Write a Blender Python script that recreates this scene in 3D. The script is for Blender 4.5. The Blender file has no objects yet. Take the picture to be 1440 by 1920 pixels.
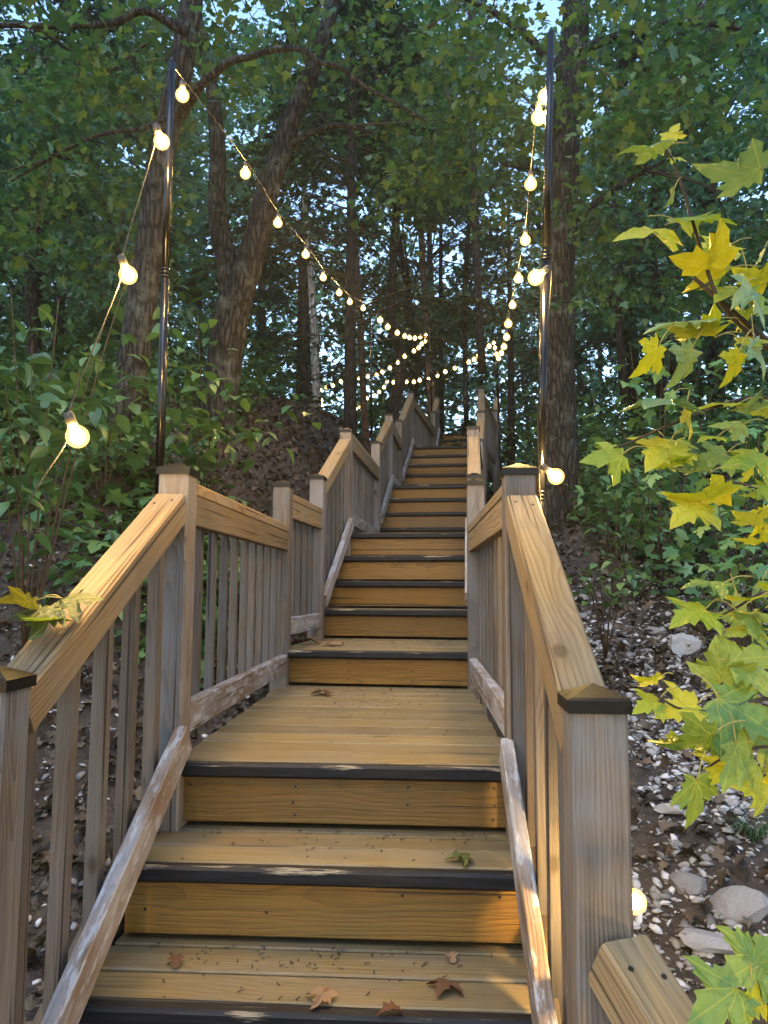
import bpy, bmesh, math, random
import numpy as np
from mathutils import Matrix, Vector

random.seed(11)
rng = np.random.default_rng(11)
S = bpy.context.scene
COL = S.collection
R = math.radians

# ------------------------------------------------------------------ camera
EYE = Vector((0, 0, 0.864))
FPX, YH, ROLL = 1400.0, 1100.0, R(0.25)
PITCH = math.atan((YH - 960) / FPX)
cam_d = bpy.data.cameras.new('camera')
cam = bpy.data.objects.new('camera', cam_d)
COL.objects.link(cam)
cam_d.sensor_fit = 'VERTICAL'
cam_d.sensor_height = 24
cam_d.lens = FPX / 1920 * 24
cam_d.clip_start = 0.02
cam_d.clip_end = 600
CAMROT = Matrix.Rotation(R(90) + PITCH, 3, 'X') @ Matrix.Rotation(ROLL, 3, 'Z')
cam.matrix_world = Matrix.Translation(EYE) @ CAMROT.to_4x4()
S.camera = cam

# ------------------------------------------------------------------ dusk sky and light
W = bpy.data.worlds.new('World')
S.world = W
W.use_nodes = True
nt = W.node_tree
bg = nt.nodes['Background']
sky = nt.nodes.new('ShaderNodeTexSky')
sky.sky_type = 'NISHITA'
sky.sun_disc = False
sky.sun_elevation = R(32)
sky.sun_rotation = R(200)
sky.air_density = 1.3
sky.dust_density = 0.4
sky.ozone_density = 3.0
nt.links.new(sky.outputs[0], bg.inputs[0])
bg.inputs[1].default_value = 0.15
sun_d = bpy.data.lights.new('sun', 'SUN')
sun_d.energy = 0.5
sun_d.angle = R(40)
sun_d.color = (0.66, 0.83, 1.0)
sun = bpy.data.objects.new('sun', sun_d)
sun.rotation_euler = (R(30), 0, R(-20))
sun.location = (-3, -6, 12)
COL.objects.link(sun)
BULB_W = 15.0

S.view_settings.view_transform = 'Standard'
S.view_settings.look = 'None'
S.view_settings.exposure = 1.97
S.view_settings.gamma = 1
S.view_settings.use_curve_mapping = False
S.render.engine = 'CYCLES'
cy = S.cycles
cy.use_denoising = True
try:
    cy.denoiser = 'OPENIMAGEDENOISE'
    cy.denoising_input_passes = 'RGB_ALBEDO_NORMAL'
except Exception:
    pass
cy.max_bounces = 6
cy.diffuse_bounces = 3
cy.glossy_bounces = 2
cy.transmission_bounces = 4
cy.transparent_max_bounces = 8
cy.sample_clamp_indirect = 4
cy.caustics_reflective = False
cy.caustics_refractive = False
cy.use_adaptive_sampling = True
cy.adaptive_threshold = 0.02

# ------------------------------------------------------------------ helpers
def ray(px, py):
    v = CAMROT @ Vector((px - 720, 960 - py, -FPX))
    return v
def at(px, py, d):
    """point on the ray of pixel (px,py) at forward distance d (metres along y)"""
    v = ray(px, py)
    return EYE + v * (d / v.y)

WM = {}
def reg(o, m):
    WM[o.name] = m.copy()
def setparent(o, p, world):
    o.matrix_basis = world
    if p is not None:
        o.parent = p
        o.matrix_parent_inverse = WM[p.name].inverted()
    reg(o, world)
def tag(o, label=None, cat=None, group=None, kind=None):
    if label: o['label'] = label
    if cat: o['category'] = cat
    if group: o['group'] = group
    if kind: o['kind'] = kind
    return o
def empty(name, loc, label=None, cat=None, group=None):
    o = bpy.data.objects.new(name, None)
    o.empty_display_size = 0.1
    COL.objects.link(o)
    setparent(o, None, Matrix.Translation(Vector(loc)))
    return tag(o, label, cat, group)
def link(name, me, mat=None, parent=None, world=None):
    o = bpy.data.objects.new(name, me)
    COL.objects.link(o)
    if mat is not None and not me.materials:
        me.materials.append(mat)
    setparent(o, parent, world if world is not None else Matrix.Identity(4))
    return o
def mesh_np(name, V, F, smooth=False, var=None):
    """V (n,3) array, F list of tuples or (m,3) array"""
    me = bpy.data.meshes.new(name)
    V = np.asarray(V, dtype=np.float32)
    if isinstance(F, np.ndarray):
        m, k = F.shape
        me.vertices.add(len(V)); me.vertices.foreach_set('co', V.ravel())
        me.loops.add(m * k); me.loops.foreach_set('vertex_index', F.astype(np.int32).ravel())
        me.polygons.add(m)
        me.polygons.foreach_set('loop_start', np.arange(0, m * k, k, dtype=np.int32))
        me.polygons.foreach_set('loop_total', np.full(m, k, dtype=np.int32))
        me.update(calc_edges=True)
    else:
        me.from_pydata([tuple(v) for v in V], [], F)
        me.update()
    if smooth:
        me.polygons.foreach_set('use_smooth', np.ones(len(me.polygons), dtype=bool))
    if var is not None:
        a = me.attributes.new('var', 'FLOAT', 'POINT')
        a.data.foreach_set('value', np.asarray(var, dtype=np.float32))
    return me
def frame(x, z):
    """4x4 from x axis and approximate z axis"""
    x = x.normalized()
    y = z.cross(x).normalized()
    z = x.cross(y)
    return Matrix((x, y, z)).transposed()
def catmull(pts, n):
    P = [np.array(p, float) for p in pts]
    P = [2 * P[0] - P[1]] + P + [2 * P[-1] - P[-2]]
    out = []
    for i in range(1, len(P) - 2):
        for k in range(n):
            t = k / n
            a, b, c, d = P[i-1], P[i], P[i+1], P[i+2]
            out.append(0.5 * (2*b + (c-a)*t + (2*a-5*b+4*c-d)*t*t + (3*b-a-3*c+d)*t**3))
    out.append(P[-2])
    return out
def tube(pts, rad, seg=8, wob=0.0):
    """returns V,F(list) of a closed tapered tube"""
    pts = [np.array(p, float) for p in pts]
    V, F = [], []
    up = np.array([0.31, 0.87, 0.2])
    n = len(pts)
    ph = random.random() * 6
    for i, p in enumerate(pts):
        t = pts[min(i+1, n-1)] - pts[max(i-1, 0)]
        t = t / (np.linalg.norm(t) + 1e-9)
        a = np.cross(t, up); a /= np.linalg.norm(a) + 1e-9
        b = np.cross(t, a)
        for k in range(seg):
            th = 2 * math.pi * k / seg
            r = rad[i] * (1 + wob * (0.5*math.sin(3*th+ph+i*.35) + 0.5*math.sin(7*th+i*.8+ph) + .6*(random.random()-.5)))
            V.append(p + a * r * math.cos(th) + b * r * math.sin(th))
        if i:
            for k in range(seg):
                k2 = (k + 1) % seg
                o = (i-1) * seg
                F.append((o+k, o+k2, o+seg+k2, o+seg+k))
    F.append(tuple(range(seg))[::-1]); F.append(tuple(range((n-1)*seg, n*seg)))
    return V, F
def joinvf(parts):
    V, F = [], []
    for v, f in parts:
        o = len(V)
        V += list(v); F += [tuple(i + o for i in q) for q in f]
    return V, F

def rotmats(n, yaw=None, tilt=None, rollv=None):
    """random rotation matrices: leaf local y = tip, z = normal"""
    yaw = rng.uniform(0, 2*np.pi, n) if yaw is None else yaw
    cy_, sy = np.cos(yaw), np.sin(yaw)
    ct, st = np.cos(tilt), np.sin(tilt)
    cr, sr = np.cos(rollv), np.sin(rollv)
    Z = np.zeros((n, 3, 3)); Z[:,0,0]=cy_; Z[:,0,1]=-sy; Z[:,1,0]=sy; Z[:,1,1]=cy_; Z[:,2,2]=1
    X = np.zeros((n, 3, 3)); X[:,0,0]=1; X[:,1,1]=ct; X[:,1,2]=-st; X[:,2,1]=st; X[:,2,2]=ct
    Y = np.zeros((n, 3, 3)); Y[:,1,1]=1; Y[:,0,0]=cr; Y[:,0,2]=sr; Y[:,2,0]=-sr; Y[:,2,2]=cr
    return Z @ X @ Y
def scatter(tmpl, pos, rot, scl, name, smooth=False, var=None, mixed=False):
    tv, tf = tmpl
    k = len(tv)
    n = len(pos)
    TV = np.broadcast_to(tv, (n, k, 3))
    if tmpl is LEAF_MAPLE and mixed:
        TV = np.where((rng.random(n) < .55)[:, None, None], LEAF_OAK[0][None], TV)
    V = np.einsum('nij,nkj->nki', rot, TV) * np.asarray(scl)[:, None, None] + np.asarray(pos)[:, None, :]
    F = (tf[None] + (np.arange(n) * k)[:, None, None]).reshape(-1, tf.shape[1])
    vv = rng.random(n) if var is None else var
    return mesh_np(name, V.reshape(-1, 3), F, smooth, np.repeat(vv, k))
def fan(half, cen, fold=0.0, droop=0.0, curl=0.0, twist=0.0):
    L = [(-x, y) for x, y in half[1:-1]][::-1]
    out = list(half) + L
    P = [cen] + out
    V = []
    for x, y in P:
        V.append((x, y, fold*abs(x) - droop*(y-cen[1])**2 - curl*x*x + twist*x*(y-.3) + twist*.12*math.sin(9*x+5*y)))
    n = len(out)
    F = np.array([(0, 1+i, 1+(i+1) % n) for i in range(n)])
    return np.array(V, float), F
MAPLE_HALF = [(0,0),(.10,-.09),(.35,-.14),(.31,-.01),(.42,.03),(.37,.12),(.62,.19),(.75,.40),(.52,.37),(.50,.49),(.36,.42),(.22,.44),(.30,.64),(.19,.66),(.13,.81),(0,1)]
LEAF_BIG = fan(MAPLE_HALF, (0,.30), .16, .30, .30, .25)
LEAF_BIG2 = fan(MAPLE_HALF, (0,.30), -.22, .50, .15, -.4)
LEAF_BIG3 = fan(MAPLE_HALF, (0,.30), .30, .12, .75, .5)
LEAF_MAPLE = fan([(0,0),(.34,-.12),(.33,.08),(.70,.38),(.24,.42),(.26,.66),(0,1)], (0,.30), .1, .25, .15)
LEAF_OAK = fan([(0,0),(.17,.12),(.12,.27),(.36,.42),(.17,.56),(.25,.78),(0,1)], (0,.42), .12, .3, .1)
LEAF_OVATE = fan([(0,0),(.22,.18),(.30,.42),(.17,.76),(0,1)], (0,.45), .22, .35, 0)
LEAF_FAR = (np.array([(0,-.5,0),(.42,0,.08),(0,.5,-.05),(-.42,0,.1)], float), np.array([(0,1,2),(0,2,3)]))
LEAF_DEAD = fan([(0,0),(.20,.05),(.14,.2),(.36,.34),(.18,.45),(.34,.68),(.14,.72),(0,1)], (0,.45), .45, .8, .3)
LEAF_DEAD2 = fan(MAPLE_HALF, (0,.30), .5, .5, 1.0)

# ------------------------------------------------------------------ materials
class NT:
    def __init__(s, name):
        s.m = bpy.data.materials.new(name); s.m.use_nodes = True
        s.t = s.m.node_tree; s.n = s.t.nodes
        s.b = s.n['Principled BSDF']; s.out = s.n['Material Output']
    def new(s, typ, **kw):
        n = s.n.new('ShaderNode' + typ)
        for k, v in kw.items(): setattr(n, k, v)
        return n
    def l(s, a, b): s.t.links.new(a, b)
    def val(s, sock, v):
        if hasattr(v, 'is_linked') or hasattr(v, 'links'): s.l(v, sock)
        else: sock.default_value = v
    def math(s, op, a, b=0.0, clamp=False):
        n = s.new('Math', operation=op, use_clamp=clamp)
        s.val(n.inputs[0], a); s.val(n.inputs[1], b)
        return n.outputs[0]
    def mapr(s, v, a, b, c=0.0, d=1.0):
        n = s.new('MapRange'); s.val(n.inputs[0], v)
        for i, q in enumerate((a, b, c, d)): n.inputs[i+1].default_value = q
        return n.outputs[0]
    def mix(s, f, a, b, blend='MIX'):
        n = s.new('Mix', data_type='RGBA', blend_type=blend)
        s.val(n.inputs[0], f)
        for i, q in ((6, a), (7, b)):
            if isinstance(q, tuple): n.inputs[i].default_value = (*q, 1)
            else: s.l(q, n.inputs[i])
        return n.outputs[2]
    def noise(s, co, scale, detail=3, rough=.55, dist=0):
        n = s.new('TexNoise'); s.l(co, n.inputs['Vector'])
        n.inputs['Scale'].default_value = scale; n.inputs['Detail'].default_value = detail
        n.inputs['Roughness'].default_value = rough; n.inputs['Distortion'].default_value = dist
        return n.outputs[0]
    def mapping(s, co, sc=(1,1,1), loc=None):
        n = s.new('Mapping'); s.l(co, n.inputs[0]); n.inputs['Scale'].default_value = sc
        if loc is not None: s.l(loc, n.inputs['Location'])
        return n.outputs[0]
    def bump(s, h, st, dist=.002):
        n = s.new('Bump'); n.inputs['Strength'].default_value = st; n.inputs['Distance'].default_value = dist
        s.l(h, n.inputs['Height']); s.l(n.outputs[0], s.b.inputs['Normal'])

def lin(*c):
    return tuple(((v/255)/12.92 if v/255 <= .04045 else ((v/255+.055)/1.055)**2.4) for v in c)

def wood(name, c_light, c_dark, c_weather, weather=.5, ring=42, rough=.65, knots=True, fleck=0.0):
    m = NT(name)
    co = m.new('TexCoord').outputs['Object']
    oi = m.new('ObjectInfo').outputs['Random']
    comb = m.new('CombineXYZ')
    m.l(m.math('MULTIPLY', oi, 37.0), comb.inputs[0])
    m.l(m.math('MULTIPLY', m.math('SINE', m.math('MULTIPLY', oi, 91.0)), .09), comb.inputs[1])
    m.l(m.math('MULTIPLY', m.math('SINE', m.math('MULTIPLY', oi, 57.0)), .09), comb.inputs[2])
    add = m.new('VectorMath', operation='ADD'); m.l(co, add.inputs[0]); m.l(comb.outputs[0], add.inputs[1])
    co = add.outputs[0]
    # warp so the rings make cathedral figures
    wz = m.new('TexNoise'); m.l(m.mapping(co, (1.1, 3.0, 3.0)), wz.inputs['Vector']); wz.inputs['Scale'].default_value = 1.5; wz.inputs['Detail'].default_value = 2
    sub = m.new('VectorMath', operation='SUBTRACT'); m.l(wz.outputs['Color'], sub.inputs[0]); sub.inputs[1].default_value = (.5,.5,.5)
    scl = m.new('VectorMath', operation='SCALE'); m.l(sub.outputs[0], scl.inputs[0]); scl.inputs['Scale'].default_value = .085
    ad2 = m.new('VectorMath', operation='ADD'); m.l(co, ad2.inputs[0]); m.l(scl.outputs[0], ad2.inputs[1])
    wv = m.new('TexWave', wave_type='RINGS', rings_direction='X', wave_profile='SAW')
    m.l(m.mapping(ad2.outputs[0], (.05, 1, 1)), wv.inputs['Vector'])
    wv.inputs['Scale'].default_value = ring; wv.inputs['Distortion'].default_value = 2.2; wv.inputs['Detail'].default_value = 2; wv.inputs['Detail Scale'].default_value = .7
    rings = wv.outputs['Fac']
    fib = m.noise(m.mapping(co, (.025, 1, 1)), 260, 3, .6)
    streak = m.noise(m.mapping(co, (.06, 1, 1)), 34, 3, .6)
    blot = m.noise(m.mapping(co, (.5, 1, 1)), 7, 4, .6)
    base = m.mix(m.math('POWER', m.mapr(rings, .1, 1, 0, 1), 2.2), c_light, c_dark)
    base = m.mix(m.mapr(streak, .42, .68, 0, .38), base, c_dark)
    wfac = m.math('MULTIPLY', m.mapr(blot, .36, .62), weather)
    base = m.mix(wfac, base, c_weather)
    mid = m.noise(m.mapping(co, (.035, 1, 1)), 95, 3, .6)
    base = m.mix(m.mapr(mid, .5, .68, 0, .28), base, tuple(c*.62 for c in c_dark))
    base = m.mix(m.mapr(fib, .52, .72, 0, .35), base, tuple(c*.42 for c in c_dark))
    stain = m.noise(m.mapping(co, (.8, 1, 1)), 2.6, 5, .65)
    base = m.mix(m.mapr(stain, .54, .70, 0, .55), base, tuple(c*.5 for c in c_weather))
    tint = m.mapr(oi, 0, 1, .78, 1.16)
    hsv = m.new('HueSaturation'); m.l(base, hsv.inputs['Color']); m.l(tint, hsv.inputs['Value'])
    base = hsv.outputs[0]
    if knots:
        vo = m.new('TexVoronoi'); m.l(m.mapping(co, (2.8, 5.0, 5.0)), vo.inputs['Vector']); vo.inputs['Scale'].default_value = 1.0
        kd = m.math('ADD', vo.outputs['Distance'], m.math('MULTIPLY', m.math('SUBTRACT', m.noise(co, 40, 2), .5), .04))
        base = m.mix(m.mapr(kd, .05, .085, .85, 0), base, tuple(c*.28 for c in c_dark))
        base = m.mix(m.mapr(kd, .08, .20, .35, 0), base, c_dark)
    crack = m.noise(m.mapping(co, (.012, 1, 1)), 75, 1, .4)
    base = m.mix(m.mapr(crack, .67, .71, 0, .8), base, tuple(c*.2 for c in c_dark))
    if fleck:
        fl = m.noise(m.mapping(co, (.25, 1, 1)), 38, 4, .7)
        base = m.mix(m.mapr(fl, .52, .6, 0, fleck), base, c_weather)
    m.l(base, m.b.inputs['Base Color'])
    m.b.inputs['Roughness'].default_value = rough
    m.b.inputs['Specular IOR Level'].default_value = .35
    hgt = m.math('ADD', m.math('MULTIPLY', rings, .5), m.math('SUBTRACT', fib, m.mapr(crack, .68, .74, 0, 1.2)))
    m.bump(hgt, .8, .002)
    return m.m

M = {}
M['post'] = wood('weathered_post_wood', lin(118,104,90), lin(74,61,51), lin(108,106,108), .85, 42, .75)
M['rail'] = wood('handrail_wood', lin(138,113,76), lin(96,73,45), lin(118,108,94), .6, 36, .7)
M['baluster'] = wood('baluster_wood', lin(94,82,72), lin(60,50,42), lin(86,84,84), .8, 48, .8)
M['kick'] = wood('worn_bottom_rail_wood', lin(128,108,90), lin(88,70,56), lin(168,172,182), .5, 42, .7, True, .6)
M['tread'] = wood('deck_board_wood', lin(114,98,64), lin(88,72,43), lin(104,95,80), .6, 30, .6)
M['riser'] = wood('ochre_stained_riser_wood', lin(110,78,22), lin(80,54,12), lin(94,72,32), .5, 30, .5)
M['stringer'] = wood('stringer_wood', lin(96,78,58), lin(64,50,36), lin(84,78,72), .6, 30, .8)

def paint_black():
    m = NT('worn_black_nosing_paint')
    co = m.new('TexCoord').outputs['Object']
    oi = m.new('ObjectInfo').outputs['Random']
    cb = m.new('CombineXYZ'); m.l(m.math('MULTIPLY', oi, 50.0), cb.inputs[0])
    ad = m.new('VectorMath', operation='ADD'); m.l(co, ad.inputs[0]); m.l(cb.outputs[0], ad.inputs[1]); c2 = ad.outputs[0]
    sep = m.new('SeparateXYZ'); m.l(co, sep.inputs[0])
    # wear along the top front edge (local +z, -y), in long broken streaks
    edge = m.math('SUBTRACT', m.math('MULTIPLY', sep.outputs[2], 55.0), m.math('ABSOLUTE', m.math('MULTIPLY', m.math('ADD', sep.outputs[1], .016), 45.0)))
    n1 = m.noise(m.mapping(c2, (.07, 1, 1)), 70, 5, .75)
    n2 = m.noise(m.mapping(c2, (1, 1, 1)), 3.0, 2)
    w = m.math('ADD', m.math('MULTIPLY', edge, .16), m.math('ADD', n1, m.math('MULTIPLY', m.math('SUBTRACT', n2, .55), .8)))
    f = m.mapr(w, .66, .74, 0, .85)
    grain = m.noise(m.mapping(c2, (.05, 1, 1)), 150, 3)
    dark = m.mix(m.mapr(grain, .4, .7), lin(12,12,16), lin(27,27,33))
    pale = m.mix(m.mapr(grain, .4, .7), lin(150,138,118), lin(110,98,82))
    m.l(m.mix(f, dark, pale), m.b.inputs['Base Color'])
    m.l(m.mapr(f, 0, 1, .55, .85), m.b.inputs['Roughness']); m.b.inputs['Specular IOR Level'].default_value = .22
    m.bump(m.math('SUBTRACT', grain, f), .5, .0015)
    return m.m
M['nosing'] = paint_black()

def simple(name, col, rough=.5, metal=0.0, spec=.5, bump=None, var=None):
    m = NT(name)
    co = m.new('TexCoord').outputs['Object']
    n = m.noise(co, 30, 3)
    m.l(m.mix(m.mapr(n, .3, .7), tuple(c*.75 for c in col), tuple(min(1, c*1.2) for c in col)), m.b.inputs['Base Color'])
    m.l(m.mapr(m.noise(co, 60, 3), .3, .7, rough*.8, min(1, rough*1.25)), m.b.inputs['Roughness'])
    m.b.inputs['Metallic'].default_value = metal
    m.b.inputs['Specular IOR Level'].default_value = spec
    if bump: m.bump(m.noise(co, bump[0], 3), bump[1], bump[2])
    return m.m
M['cap'] = simple('black_post_cap_plastic', lin(5,5,6), .4, 0, .22, (220, .3, .001))
M['pole'] = simple('glossy_black_metal', lin(20,20,24), .22, .6)
M['cord'] = simple('black_rubber_cord', lin(22,21,20), .6, 0, .2)
M['socket'] = simple('dark_socket_plastic', lin(36,34,32), .45)
M['screw'] = simple('dark_screw', lin(38,28,20), .5, .3)
M['twig'] = simple('twig_bark', lin(62,52,42), .8, 0, .2, (90, .6, .002))
M['petiole'] = simple('leaf_stalk', lin(140,128,66), .6)

def leafmat(name, cols, trans=.4, attr=True, rough=.42, veins=False, spec=.4, tcol=None):
    m = NT(name)
    if attr:
        v = m.new('Attribute', attribute_name='var').outputs['Fac']
    else:
        v = m.new('ObjectInfo').outputs['Random']
    ramp = m.new('ValToRGB'); m.l(v, ramp.inputs[0])
    e = ramp.color_ramp.elements
    while len(e) < len(cols): e.new(.5)
    for i, c in enumerate(cols):
        e[i].position = i / max(1, len(cols)-1); e[i].color = (*c, 1)
    co = m.new('TexCoord').outputs['Object']
    c = ramp.outputs[0]
    n = m.noise(co, 22 if not veins else 5, 3)
    c = m.mix(m.mapr(n, .35, .7, 0, .45), c, m.mix(1, c, (.62,.66,.5), 'MULTIPLY'))
    if veins:
        sep = m.new('SeparateXYZ'); m.l(co, sep.inputs[0])
        ax = m.math('ABSOLUTE', sep.outputs[0])
        ang = m.math('ARCTAN2', ax, sep.outputs[1])
        r = m.math('SQRT', m.math('ADD', m.math('POWER', ax, 2.0), m.math('POWER', m.math('ABSOLUTE', sep.outputs[1]), 2.0)))
        d = m.math('MINIMUM', ang, m.math('MINIMUM', m.math('ABSOLUTE', m.math('SUBTRACT', ang, 1.08)), m.math('ABSOLUTE', m.math('SUBTRACT', ang, .46))))
        d = m.math('MINIMUM', d, m.math('ABSOLUTE', m.math('SUBTRACT', ang, 1.95)))
        vein = m.mapr(m.math('MULTIPLY', d, r), .004, .016, 1, 0)
        c = m.mix(m.math('MULTIPLY', vein, .28), c, lin(186,182,92))
        sp = m.noise(co, 9, 4, .7)
        c = m.mix(m.mapr(sp, .66, .72, 0, .7), c, lin(112,82,36))
        m.bump(m.math('ADD', vein, m.noise(co, 8, 3)), .35, .02)
    m.l(c, m.b.inputs['Base Color'])
    m.b.inputs['Roughness'].default_value = rough
    m.b.inputs['Specular IOR Level'].default_value = spec
    tr = m.new('BsdfTranslucent')
    tc = m.mix(1, c, tcol or (1.25, 1.2, .55), 'MULTIPLY')
    m.l(tc, tr.inputs['Color'])
    mx = m.new('MixShader'); mx.inputs[0].default_value = trans
    m.l(m.b.outputs[0], mx.inputs[1]); m.l(tr.outputs[0], mx.inputs[2])
    m.l(mx.outputs[0], m.out.inputs['Surface'])
    return m.m
M['canopy'] = leafmat('oak_and_maple_canopy_leaf', [lin(42,70,50), lin(58,92,62), lin(76,108,70), lin(102,118,60)], .42, tcol=(1.15,1.2,.6))
M['canopy_far'] = leafmat('haze_tinted_far_leaf', [lin(54,88,74), lin(76,112,88), lin(98,130,96)], .45, tcol=(1.1,1.2,.75))  # lighter teal than the near canopy: distance haze put into the leaf colour
M['needle'] = leafmat('conifer_needle', [lin(30,52,42), lin(46,70,54)], .25)
M['shrub'] = leafmat('ovate_shrub_leaf', [lin(52,80,54), lin(70,102,66), lin(96,122,70)], .3, False, .36)
M['shrubm'] = leafmat('ovate_shrub_leaf_mass', [lin(48,74,50), lin(66,98,62), lin(92,118,68)], .3, True, .4)
M['seedling'] = leafmat('maple_seedling_leaf', [lin(74,112,74), lin(92,130,82), lin(112,142,84)], .32, False, .45)
M['cover'] = leafmat('ground_cover_leaf', [lin(54,88,60), lin(76,112,74), lin(98,130,80)], .3)
M['maple_yellow'] = leafmat('bulb_lit_maple_leaf', [lin(112,136,40), lin(138,150,40), lin(160,160,42)], .42, False, .45, True)  # yellow is the bulbs' warm light on and through the leaves, put into the colour
M['maple_green'] = leafmat('green_maple_leaf', [lin(92,122,58), lin(112,134,58), lin(130,142,54)], .35, False, .42, True)
M['maple_pale'] = leafmat('sky_lit_maple_leaf', [lin(98,128,96), lin(116,142,100)], .3, False, .38, True)  # grey green of leaf faces lit by the sky, painted as leaf colour
M['maple_olive'] = leafmat('dull_olive_maple_leaf', [lin(72,80,40), lin(92,96,46)], .25, False, .5, True)
M['dead'] = leafmat('dry_brown_leaf', [lin(78,54,40), lin(108,80,62), lin(124,100,80)], .12, False, .7, False, .15, (1,.8,.5))
M['litter'] = leafmat('leaf_litter', [lin(36,31,28), lin(58,51,46), lin(94,85,78), lin(70,60,53)], .1, True, .75, False, .15, (1,.8,.5))

def bark(name, c1, c2, lich, sc=1.0, lf=.5):
    m = NT(name)
    co = m.new('TexCoord').outputs['Object']
    vo = m.new('TexVoronoi', feature='DISTANCE_TO_EDGE'); m.l(m.mapping(co, (1, 1, .22)), vo.inputs['Vector']); vo.inputs['Scale'].default_value = 26*sc
    n = m.noise(m.mapping(co, (1,1,.3)), 34*sc, 5, .65)
    rid = m.math('ADD', m.mapr(vo.outputs['Distance'], 0, .35), m.math('MULTIPLY', m.math('SUBTRACT', n, .5), 1.2))
    c = m.mix(m.mapr(rid, .0, .9), c1, c2)
    l1 = m.noise(co, 5, 5, .7)
    c = m.mix(m.mapr(l1, .52, .68, 0, lf), c, lich)
    m.l(c, m.b.inputs['Base Color']); m.b.inputs['Roughness'].default_value = .9
    m.b.inputs['Specular IOR Level'].default_value = .15
    m.bump(rid, .9, .025/sc)
    return m.m
M['bark'] = bark('oak_bark', lin(18,16,15), lin(58,54,50), lin(96,98,90), 1.0, .6)
M['bark_far'] = bark('far_tree_bark', lin(26,22,20), lin(58,50,45), lin(78,76,70), .8, .3)
M['bark_pale'] = bark('pale_smooth_bark', lin(120,112,106), lin(176,170,164), lin(196,192,186), .5, .5)
M['bark_red'] = bark('reddish_cedar_bark', lin(52,40,34), lin(98,78,66), lin(112,98,86), .9, .4)

def ground_mat():
    m = NT('woodland_soil')
    co = m.new('TexCoord').outputs['Object']
    n1 = m.noise(co, 1.2, 5, .65); n2 = m.noise(co, 18, 6, .7); n3 = m.noise(co, 70, 4, .7)
    c = m.mix(m.mapr(n2, .35, .68), lin(44,41,40), lin(84,77,73))
    c = m.mix(m.mapr(n1, .45, .65, 0, .6), c, lin(66,60,56))
    c = m.mix(m.mapr(n3, .62, .70, 0, .7), c, lin(136,128,120))
    m.l(c, m.b.inputs['Base Color']); m.b.inputs['Roughness'].default_value = .95
    m.b.inputs['Specular IOR Level'].default_value = .1
    m.bump(m.math('ADD', n2, m.math('MULTIPLY', n3, .5)), 1, .03)
    return m.m
M['ground'] = ground_mat()
def rock_mat(name, c1, c2, attr=False):
    m = NT(name)
    co = m.new('TexCoord').outputs['Object']
    v = m.new('Attribute', attribute_name='var').outputs['Fac'] if attr else m.new('ObjectInfo').outputs['Random']
    n = m.noise(co, 24, 5, .65)
    c = m.mix(v, c1, c2)
    c = m.mix(m.mapr(n, .35, .7, 0, .6), c, m.mix(1, c, (.55,.53,.5), 'MULTIPLY'))
    m.l(c, m.b.inputs['Base Color']); m.b.inputs['Roughness'].default_value = .85
    m.b.inputs['Specular IOR Level'].default_value = .25
    m.bump(n, .7, .01)
    return m.m
M['rock'] = rock_mat('limestone_rock', lin(104,104,108), lin(164,166,174))
M['gravel'] = rock_mat('gravel_stone', lin(92,91,93), lin(188,191,198), True)

def bulb_mats():
    m = NT('warm_bulb_glass')
    m.n.remove(m.b)
    tr = m.new('BsdfTransparent'); tr.inputs[0].default_value = (1, .97, .88, 1)
    gl = m.new('BsdfGlossy'); gl.inputs['Roughness'].default_value = .05
    em = m.new('Emission'); em.inputs[0].default_value = (1, .58, .14, 1); em.inputs[1].default_value = .42
    a = m.new('MixShader'); a.inputs[0].default_value = .06
    m.l(tr.outputs[0], a.inputs[1]); m.l(gl.outputs[0], a.inputs[2])
    b = m.new('AddShader'); m.l(a.outputs[0], b.inputs[0]); m.l(em.outputs[0], b.inputs[1])
    m.l(b.outputs[0], m.out.inputs['Surface'])
    m.m.cycles.emission_sampling = 'NONE'
    f = NT('glowing_filament')
    f.n.remove(f.b)
    e2 = f.new('Emission'); e2.inputs[0].default_value = (1, .78, .40, 1); e2.inputs[1].default_value = 12
    f.l(e2.outputs[0], f.out.inputs['Surface'])
    f.m.cycles.emission_sampling = 'NONE'
    return m.m, f.m
M['glass'], M['filament'] = bulb_mats()

# ------------------------------------------------------------------ terrain
def xc(y):
    return -.18 + .105 * (np.clip(y, -6, 40) - 1.6)
def sm(t):
    t = np.clip(t, 0, 1); return t*t*(3-2*t)
def ground_z(x, y):
    x = np.asarray(x, float); y = np.asarray(y, float)
    base = np.where(y < 11, .28*(y-1.3), .28*9.7 + .10*(y-11)) - .58
    base = np.where(y < -2, .28*(-3.3) - .58 + .05*(y+2), base)
    u = (xc(y) - .56) - x
    v = x - (xc(y) + .60)
    bl = sm((y-2.2)/3.5) * 1.25 * sm(u/1.35) + .13*np.clip(u, 0, 14)
    br = sm((y-4.0)/3.0) * .45 * sm(v/.9) + .05*np.clip(v, 0, 2) + .22*np.clip(v-1.8, 0, 9)
    n = .035*np.sin(3.1*x+1.3*y)+.03*np.sin(2.3*y-1.7*x+1)+.02*np.sin(7.3*x+2.0)*np.sin(6.1*y)
    off = np.clip(np.maximum(u, v)/.5, 0, 1)
    return base + np.where(u > 0, bl, 0) + np.where(v > 0, br, 0) + n*off
def gz(x, y): return float(ground_z(x, y))

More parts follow.
